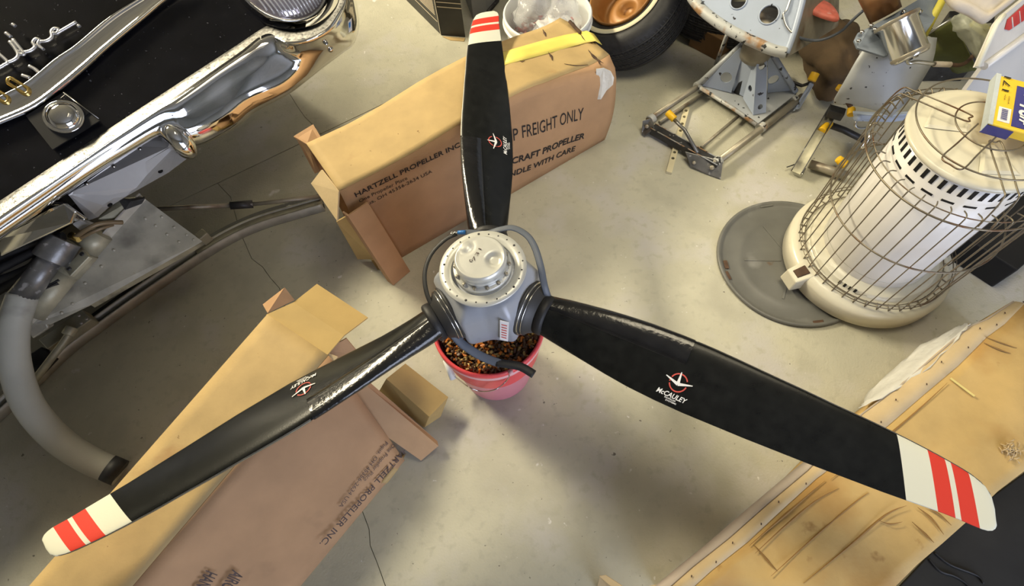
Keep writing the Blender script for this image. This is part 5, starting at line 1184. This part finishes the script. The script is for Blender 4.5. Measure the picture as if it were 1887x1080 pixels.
for q in (((1527, 226, .085), (1514, 243, .085), .0155, .0155), ((1551, 158, .17), (1545, 167, .16), .012, .012), ((1569, 200, .17), (1568, 212, .165), .012, .012), ((1557, 304, .03), (1544, 292, .045), .017, .012)):
    bm = nb(); cyl(bm, P(*q[0]), P(*q[1]), q[2], q[3], 16); obj('yellow_cap', bm, cap_yellow, seat2, bevel=.002)
# steel cylinder unit lying against it
unit = thing('shock_cylinder', 'short bright steel cylinder bolted through a blue grey bracket at the top right', 'cylinder', P(1670, 90, .40))
ca, cb_ = P(1652, 38, .485), P(1679, 106, .430); bm = nb(); AX = axmat(ca, cb_ - ca); CL = (cb_ - ca).length
lathe(bm, [(.050, -.004), (.053, .0), (.053, .006), (.047, .010), (.0455, CL - .012), (.043, CL - .006), (.043, CL), (.037, CL + .002), (.032, CL - .003), (.018, CL - .003), (.016, CL + .006), (0, CL + .006)], 40, AX); obj('cylinder_body', bm, steel_bright, unit)
bm = nb(); lathe(bm, [(.0455, CL - .014), (.0475, CL - .010), (.0450, CL - .004)], 40, AX); lathe(bm, [(.0535, -.003), (.055, .002), (.0535, .006)], 40, AX); obj('cylinder_band', bm, tube_steel, unit)
bm = nb(); cyl(bm, P(1612, -22, .50), P(1632, 28, .452), .045, .040, 30); obj('cylinder_neck', bm, mat('rusty_metal', (0.22, 0.11, 0.05), 0.35, 0.6, 0.4, 9), unit, label='rust brown cylinder neck')
bm = nb(); poly(bm, [P(*q) for q in ((1574, 74, .43), (1581, 60, .44), (1602, 50, .45), (1650, 24, .465), (1700, -6, .48), (1742, -10, .48), (1720, 40, .46), (1702, 66, .445), (1660, 92, .43), (1630, 104, .42), (1580, 88, .425))], .008); br = obj('bracket', bm, bracket_blue, unit, bevel=.002)
bm = nb()
for x, y, z in ((1588, 60, .445), (1612, 55, .448), (1605, 48, .452), (1665, 22, .468), (1695, 22, .468), (1582, 76, .436)): lathe(bm, [(.006, 0), (.006, .004), (.003, .006), (0, .006)], 10, axmat(P(x, y, z + .003), Z))
obj('bracket_bolt', bm, steel, br)
bm = nb(); tube(bm, smoothpath([P(*q) for q in ((1670, 104, .43), (1675, 116, .42), (1690, 114, .42), (1722, 118, .41))], 4), .0055, 8); wr = obj('wire_lead', bm, steel, unit)
bm = nb(); cyl(bm, P(1722, 118, .41), P(1751, 119, .40), .0075, seg=12); obj('wire_sleeve', bm, pad_cream, wr, label='cream sleeve')
bm = nb(); tube(bm, smoothpath([P(*q) for q in ((1751, 119, .40), (1768, 120, .395), (1782, 114, .39), (1796, 100, .38))], 4), .0055, 8); obj('wire_lead', bm, rust, unit)
# brown cloth lump, cardboard scrap
def blob(name, c, sx, sy, sz, m, seed, amp=.16, rot=0.0, sub=3):
    bm = nb(); bmesh.ops.create_icosphere(bm, subdivisions=sub, radius=1.0); rnd = random.Random(seed); ph = [rnd.uniform(0, 6) for _ in range(6)]
    for v in bm.verts:
        p = v.co.copy(); k = 1 + amp * (math.sin(p.x * 4 + ph[0]) * math.sin(p.y * 5 + ph[1]) + .6 * math.sin(p.z * 7 + ph[2] + p.x * 6) + .4 * math.sin(p.y * 13 + ph[3]) * math.sin(p.x * 11 + ph[4]))
        v.co = Vector((p.x * sx * k, p.y * sy * k, max(-.75, p.z * k) * sz))
    lo = min(v.co.z for v in bm.verts)
    for v in bm.verts: v.co.z -= lo
    bmesh.ops.transform(bm, matrix=Matrix.Translation(c) @ Matrix.Rotation(rot, 4, 'Z'), verts=bm.verts[:])
    return obj(name, bm, m, None, smooth=True)
tag(blob('cloth_bundle', P(1522, 118, 0), .225, .10, .075, brown_cloth, 3, .14, 1.25, 4), 'crumpled brown cloth bundle on the floor between the two seat frames', 'cloth')  # bundle enlarged to darken the floor between the frames
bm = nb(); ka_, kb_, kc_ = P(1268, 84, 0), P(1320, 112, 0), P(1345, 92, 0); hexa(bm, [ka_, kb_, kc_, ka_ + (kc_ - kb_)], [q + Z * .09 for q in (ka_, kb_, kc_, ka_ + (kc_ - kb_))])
tag(obj('cardboard_box', bm, mat('kraft_deep_shade', (0.20, 0.115, 0.05), 0.8), None, bevel=.003), 'small brown carton in shadow between the tyre and the grey seat frame', 'box')  # kraft colour darkened for the shade this carton stands in

# ------------------------------------------------------------------ wheel lying on the floor, second tyre behind
def tyre(root, M_, R, h, Rw, Ri):
    R3_ = M_.to_3x3().to_4x4(); bm = nb()
    lathe(bm, [(Ri, h * .08), (Ri + .02, h * .02), (R * .80, 0), (R * .93, h * .10), (R * .985, h * .22), (R, h * .34), (R, h * .66), (R * .985, h * .78), (R * .93, h * .90), (R * .80, h), (Rw + .018, h * .985), (Ri + .012, h * .94), (Ri, h * .90), (Ri - .01, h * .80)], 72, M_)
    t = obj('tyre', bm, tyre_black, root)
    bm = nb()
    for z in (.24, .30, .36, .42, .47, .53, .58, .64, .70, .76): lathe(bm, [(R * 1.000 if .31 < z < .69 else R * .990, h * (z - .017)), (R * 1.008 if .31 < z < .69 else R * 1.0, h * (z - .012)), (R * 1.008 if .31 < z < .69 else R * 1.0, h * (z + .012)), (R * 1.000 if .31 < z < .69 else R * .990, h * (z + .017))], 72, M_)
    obj('tread_rib', bm, tyre_black, t)
    bm = nb(); n = 84; rnd = random.Random(1)
    for k in range(n):
        a = 2 * PI * k / n
        for zz, rr, ln in ((.80, .972, .020), (.70, 1.004, .014), (.53, 1.007, .012), (.36, 1.006, .014)):
            sk = .012 * math.sin(zz * 40); q = M_ @ Vector((R * rr * math.cos(a + sk), R * rr * math.sin(a + sk), h * zz)); box(bm, q, (.0035, .0045, ln), R3_ @ Matrix.Rotation(a, 4, 'Z') @ Matrix.Rotation(.35, 4, 'X') @ Matrix.Rotation(-.5 if zz > .75 else 0, 4, 'Y'))
    obj('tread_sipe', bm, tyre_black, t)['kind'] = 'stuff'
    return t
WC = Vector((.548, 1.885, .195)); wn = Vector((-math.sin(.50), -math.sin(.17) * math.cos(.50), math.cos(.50))).normalized(); WH = .19; WR = .218
wu = Vector((0, 1, 0)).cross(wn).normalized(); wv = wn.cross(wu); WM = Matrix((wu, wv, wn)).transposed().to_4x4(); WM.translation = WC - wn * WH / 2
low = min((WM @ Vector((WR * math.cos(a), WR * math.sin(a), .04))).z for a in [k * .1 for k in range(63)]); WM.translation.z -= low - .002
wheel = thing('wheel', 'wheel with tan rim and cream whitewall band leaning behind the standing carton', 'wheel', (WC.x, WC.y, 0))
ty = tyre(wheel, WM, WR, WH, .150, .116)
bm = nb(); lathe(bm, [(.1440, WH - .003), (.1455, WH + .0016), (.1580, WH + .0018), (.1610, WH - .001)], 72, WM); obj('whitewall', bm, white_wall, ty, label='narrow cream whitewall band')
bm = nb(); lathe(bm, [(q[0] * .565, q[1] - .205 + WH) for q in [(.2080, .165), (.2150, .196), (.2120, .203), (.2040, .200), (.198, .184), (.186, .178), (.178, .150), (.172, .120), (.160, .105), (.12, .118), (.08, .128), (.045, .120), (.04, .10), (0, .10)]], 64, WM); obj('wheel_rim', bm, rim_tan, wheel, label='glossy tan painted rim')
WC2 = Vector((.99, 2.03, 0)); wheel2 = thing('tyre', 'black tyre lying in shadow right of the whitewall wheel', 'tyre', WC2); tyre(wheel2, Matrix.Translation(WC2), .262, .17, .18, .15)

# ------------------------------------------------------------------ white bucket and its bags
WBX, WBY = .2235, 1.766; WT = Matrix.Translation((WBX, WBY, 0)) @ Matrix.Diagonal((1.072, 1.072, .748, 1))
wb = thing('bucket', 'white plastic bucket full of clear bags behind the standing carton', 'bucket', (WBX, WBY, 0))
bm = nb(); lathe(bm, [(0, .0), (.118, 0), (.122, .004), (.138, .300), (.1400, .302), (.1400, .308), (.1385, .310), (.1395, .330), (.1450, .332), (.1465, .336), (.1465, .356), (.1440, .361), (.1400, .361), (.1380, .357), (.1330, .25), (.120, .03), (0, .03)], 64, WT); obj('bucket_body', bm, plastic_white, wb)
bm = nb(); lathe(bm, [(.1405, .314), (.1490, .315), (.1495, .319), (.1405, .320)], 64, WT); obj('bucket_band', bm, plastic_white, wb)
bm = nb(); tube(bm, smoothpath([P(*q) for q in ((962, -5, .268), (955, 12, .255), (950, 26, .24), (948, 40, .22))], 5), .0018, 8); obj('bucket_handle', bm, dark_iron, wb)
for c, s, sd, r in (((-.045, .035, .22), (.075, .06, .085), 5, .5), ((.055, .02, .225), (.07, .062, .08), 8, 1.2), ((.0, -.055, .20), (.08, .052, .07), 11, .1)):
    o = blob('plastic_bag', Vector((WBX + c[0], WBY + c[1], c[2] * .70)), *s, clear_film, sd, .20, r, 3)
    nm = {5: 'clear plastic bag at the left inside the white bucket', 8: 'clear plastic bag at the right inside the white bucket', 11: 'clear plastic bag lowest and nearest in the white bucket'}[sd]
    tag(o, nm, 'bag', 'clear bags in the white bucket')
bm = nb(); rnd = random.Random(12)
for i in range(150):
    a, r = rnd.uniform(0, 2 * PI), .118 * math.sqrt(rnd.random()); q = Vector((WBX + r * math.cos(a), WBY + r * math.sin(a), (.225 + rnd.uniform(-.02, .03)) * .748))
    box(bm, q, (rnd.uniform(.012, .035), rnd.uniform(.006, .012), rnd.uniform(.004, .01)), Matrix.Rotation(rnd.uniform(0, 6), 4, 'Z') @ Matrix.Rotation(rnd.uniform(-.6, .6), 4, 'X'), mi=rnd.choices((0, 1, 2), (5, 4, 2))[0])
lathe(bm, [(0, .031), (.118, .032), (.128, .19), (0, .21)], 32, WT, mi=0)
tag(obj('small_parts', bm, [flux_red, label_white, hub_dark]), 'jumble of small red and white pieces under the bags in the white bucket', 'parts', kind='stuff')
bm = nb()
wp = Vector((WBX + .03, WBY + .01, .245)); dx_ = Vector((.8, .45, 0)).normalized(); dy_ = Vector((-dx_.y, dx_.x, 0))
for k, (ox, oy, ang) in enumerate(((-.045, -.01, .0), (.02, -.02, .15))):
    rows = []
    for i in range(7): rows.append([wp + dx_ * (ox + .075 * (i / 6 - .5)) + dy_ * (oy + s * .018) + Z * (.006 * math.sin(i * 1.7 + k) - .02 * k + .004 * s) for s in (-1, -.3, .3, 1)])
    loft(bm, rows)
q_ = obj('paper_slip', bm, label_white, None); md = q_.modifiers.new('solid', 'SOLIDIFY'); md.thickness = .001; tag(q_, 'crumpled white paper slips on top of the bags in the white bucket', 'paper')

# ------------------------------------------------------------------ printed black carton and grey case at the top
K0, K1, K2 = P(813, 65, 0), P(858, 69, 0), P(752, 4, 0); ux_ = (K1 - K0); uy_ = (K2 - K0); KH = .34
bcx = thing('printed_carton', 'black printed carton with fine pale stripes at the top edge of the view', 'box', K0 + (ux_ + uy_) * .5)
ux_u, uy_u = ux_.normalized(), uy_.normalized(); W1, W2 = ux_.length, uy_.length * 1.6
base = [K0, K0 + ux_u * W1, K0 + ux_u * W1 + uy_u * W2, K0 + uy_u * W2]
bm = nb(); hexa(bm, base, [q + Z * KH for q in base]); obj('carton_body', bm, carton_black, bcx, bevel=.002)
bm = nb(); nA = ux_u.cross(Z); nA = nA if nA.dot(K0 - (base[2])) > 0 else -nA; nC = uy_u.cross(Z); nC = nC if nC.dot(K0 - base[2]) > 0 else -nC
def strip_(o, u, a, b, z0, z1, n): bm.faces.new([bm.verts.new(o + u * a + Z * z0 + n * .0012), bm.verts.new(o + u * b + Z * z0 + n * .0012), bm.verts.new(o + u * b + Z * z1 + n * .0012), bm.verts.new(o + u * a + Z * z1 + n * .0012)])
for i in range(9): strip_(K0, ux_u, .004, W1, .128 + i * .020, .1315 + i * .020, nA)
for i in range(13): strip_(K0, uy_u, .022, .022 + W2 * (.62 if i % 4 else .45), .080 + i * .0072, .0835 + i * .0072, nC)
for i in range(6): strip_(K0, uy_u, .006, W2, .215 + i * .020, .2185 + i * .020, nC)
strip_(K0, uy_u, .012, W2 * .9, .055, .059, nC); strip_(K0, uy_u, -.0005, .003, .0, KH, nC)
obj_raw('carton_print', bm, mat('print_tan', (0.72, 0.64, 0.50), 0.6), bcx)
bm = nb(); poly(bm, [P(815, 67, .003), P(857, 70, .003), P(855, 76, .002), P(830, 74, .002)], .002, Z); obj('torn_base', bm, kraft, bcx)
g1, g2, g3 = P(872, 38, 0), P(897, 26, 0), P(916, 4, 0)
bm = nb(); gb_ = [g1, g2, g3, g3 + Vector((-.1, .35, 0)), g1 + Vector((-.06, .32, 0))]; hexa(bm, gb_, [q + Z * .3 for q in gb_]); gcs = thing('grey_case', 'plain grey metal case beside the printed black carton at the top', 'case', g2)
obj('case_body', bm, carton_grey, gcs, bevel=.006); bm = nb(); tube(bm, [g2 + Z * .006, g3 + Z * .006, g3 + Vector((.0, .2, .006))], .011, 8); obj('case_trim', bm, dark_iron, gcs)

# ------------------------------------------------------------------ fairing, pad and cloths in the top right corner
fa, fb, fc = P(1801, 124, .50), P(1836, 45, .56), P(1850, 28, .57)
f2, f3 = P(1813, 122, .50), P(1960, 15, .50); top_far = P(1960, -60, .60)
fair = thing('fairing', 'white aircraft fairing with red painted stripes at the top right corner', 'fairing', P(1850, 110, 0))
nU = (fb - fa).cross(f3 - fa).normalized(); nU = nU if nU.dot(CAM - fa) > 0 else -nU
fc, top_far, f2 = hit(1850, 28, fa, nU), hit(1960, -60, fa, nU), hit(1813, 122, fa, nU)
bm = nb(); poly(bm, [fa, fb, fc, top_far, f3, f2], .010, nU); up_ = obj('upper_skin', bm, fairing_white, fair)
bm = nb(); poly(bm, [hit(x, y, fa, nU) + nU * .0022 for x, y in ((1850, 54), (1855, 36), (1890, 5), (1930, -20), (1930, -5), (1905, 22), (1885, 38), (1870, 48), (1858, 56))], .001, nU); obj('red_stripe', bm, fairing_red, up_, label='flaking red paint')
bm = nb(); a, b = hit(1862, 32, fa, nU) + nU * .003, hit(1864, 52, fa, nU) + nU * .003; tube(bm, [a, b], .0018, 6); a, b = hit(1876, 21, fa, nU) + nU * .003, hit(1878, 42, fa, nU) + nU * .003; tube(bm, [a, b], .0012, 6); obj('stripe_gap', bm, fairing_white, up_)
bm = nb(); tube(bm, [fa, fb, fc], .006, 8); obj('skin_edge', bm, white_paint, fair)
bm = nb(); poly(bm, [f2, f3, f3 - Z * .22 + Vector((.05, -.05, 0)), f2 - Z * .22 + Vector((.01, -.01, 0))], .010); lw = obj('lower_skin', bm, white_enamel, fair)
bm = nb(); tube(bm, [f2, f3], .010, 10); obj('rolled_edge', bm, white_enamel, fair)
bm = nb(); hexa(bm, [P(1830, 120, .0), P(1990, 60, .0), P(1990, 20, .0), P(1850, 60, .0)], [P(1822, 112, .46), P(1975, 20, .46), P(1975, -10, .46), P(1840, 60, .46)]); obj('fairing_core', bm, fairing_white, fair)
pdp = [(1738, -22, .70), (1758, 6, .69), (1788, 20, .68), (1810, 34, .67), (1823, 34, .67), (1845, 17, .68), (1882, -12, .70), (1920, -50, .72)]
bm = nb(); rows = []; cpd = P(1830, -70, .72); lowz = [P(x, y, z) for x, y, z in pdp]
for s, h in ((1.0, -.012), (1.02, -.004), (1.0, .006), (.93, .008), (.90, .003), (.80, .012), (.5, .026), (.15, .03)): rows.append([cpd + (p - cpd) * s + Z * h for p in smoothpath(lowz, 4)])
loft(bm, rows); q_ = obj('seat_pad', bm, pad_cream, None, smooth=True); md = q_.modifiers.new('solid', 'SOLIDIFY'); md.thickness = .012; tag(q_, 'soiled cream seat pad with piped edge at the top right corner', 'pad')
bm = nb(); pg = [[(1752, 34, .50), (1775, 22, .50), (1800, 35, .50), (1825, 45, .50)], [(1756, 55, .47), (1785, 50, .49), (1806, 55, .48), (1824, 62, .47)], [(1775, 78, .44), (1792, 76, .455), (1806, 80, .445), (1815, 86, .44)], [(1800, 110, .40), (1803, 110, .41), (1806, 108, .405), (1808, 106, .40)]]
loft(bm, [[P(*q) for q in r] for r in pg]); bmesh.ops.subdivide_edges(bm, edges=bm.edges[:], cuts=3, use_grid_fill=True); rnd = random.Random(6)
for v in bm.verts: v.co += Vector((rnd.gauss(0, .001), rnd.gauss(0, .001), rnd.gauss(0, .002)))
q_ = obj('plastic_bag', bm, bag_film, None, smooth=True); md = q_.modifiers.new('solid', 'SOLIDIFY'); md.thickness = .0006; tag(q_, 'hanging translucent plastic bag left of the white fairing', 'bag')
bm = nb(); poly(bm, [P(1787, 50, .455), P(1800, 38, .47), P(1828, 52, .46), P(1816, 72, .43)], .02); tag(obj('yellow_block', bm, yellow_plastic, None, bevel=.003), 'dull yellow block inside the translucent plastic bag', 'block')
bm = nb(); rows = []
for a, b in (((1700, 62, .36), (1752, 36, .40)), ((1712, 70, .33), (1775, 70, .36)), ((1722, 82, .30), (1795, 98, .31)), ((1712, 96, .26), (1800, 122, .26)), ((1720, 120, .20), (1800, 135, .22))): rows.append([lerp(P(*a), P(*b), t) + Z * .012 * math.sin(t * 9 + a[1] * .1) for t in [i / 8 for i in range(9)]])
loft(bm, dens(rows, 3)); q_ = obj('green_cloth', bm, green_cloth, None, smooth=True); md = q_.modifiers.new('solid', 'SOLIDIFY'); md.thickness = .003; tag(q_, 'dark olive cloth draped behind the heater beside the steel cylinder', 'cloth')
bm = nb(); cyl(bm, P(1742, -10, .50), P(1702, 66, .42), .010, seg=10); tag(obj('yellow_strap', bm, yellow_plastic, None), 'dull yellow strap running down beside the blue grey bracket', 'strap')
bm = nb(); tube(bm, [P(1700, 68, .41), P(1748, 38, .44), P(1770, 26, .45)], .004, 8); tag(obj('thin_rod', bm, steel, None), 'thin grey rod across the olive cloth', 'rod')
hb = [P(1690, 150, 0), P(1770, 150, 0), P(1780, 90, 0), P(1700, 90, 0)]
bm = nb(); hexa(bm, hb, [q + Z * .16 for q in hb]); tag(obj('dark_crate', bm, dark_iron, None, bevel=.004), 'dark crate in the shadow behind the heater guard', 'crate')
# ceiling lamps that light the garage
for q, (l, sx, sy, e, spread) in enumerate(LAMPS):
    lt = thing('ceiling_lamp', ['fluorescent ceiling lamp beyond the black car', 'shaded ceiling lamp above the heater and propeller'][q], 'lamp', l)
    bm = nb(); box(bm, (l[0], l[1], l[2] + .045), (sx + .06, sy + .04, .07)); obj('lamp_housing', bm, white_enamel, lt)
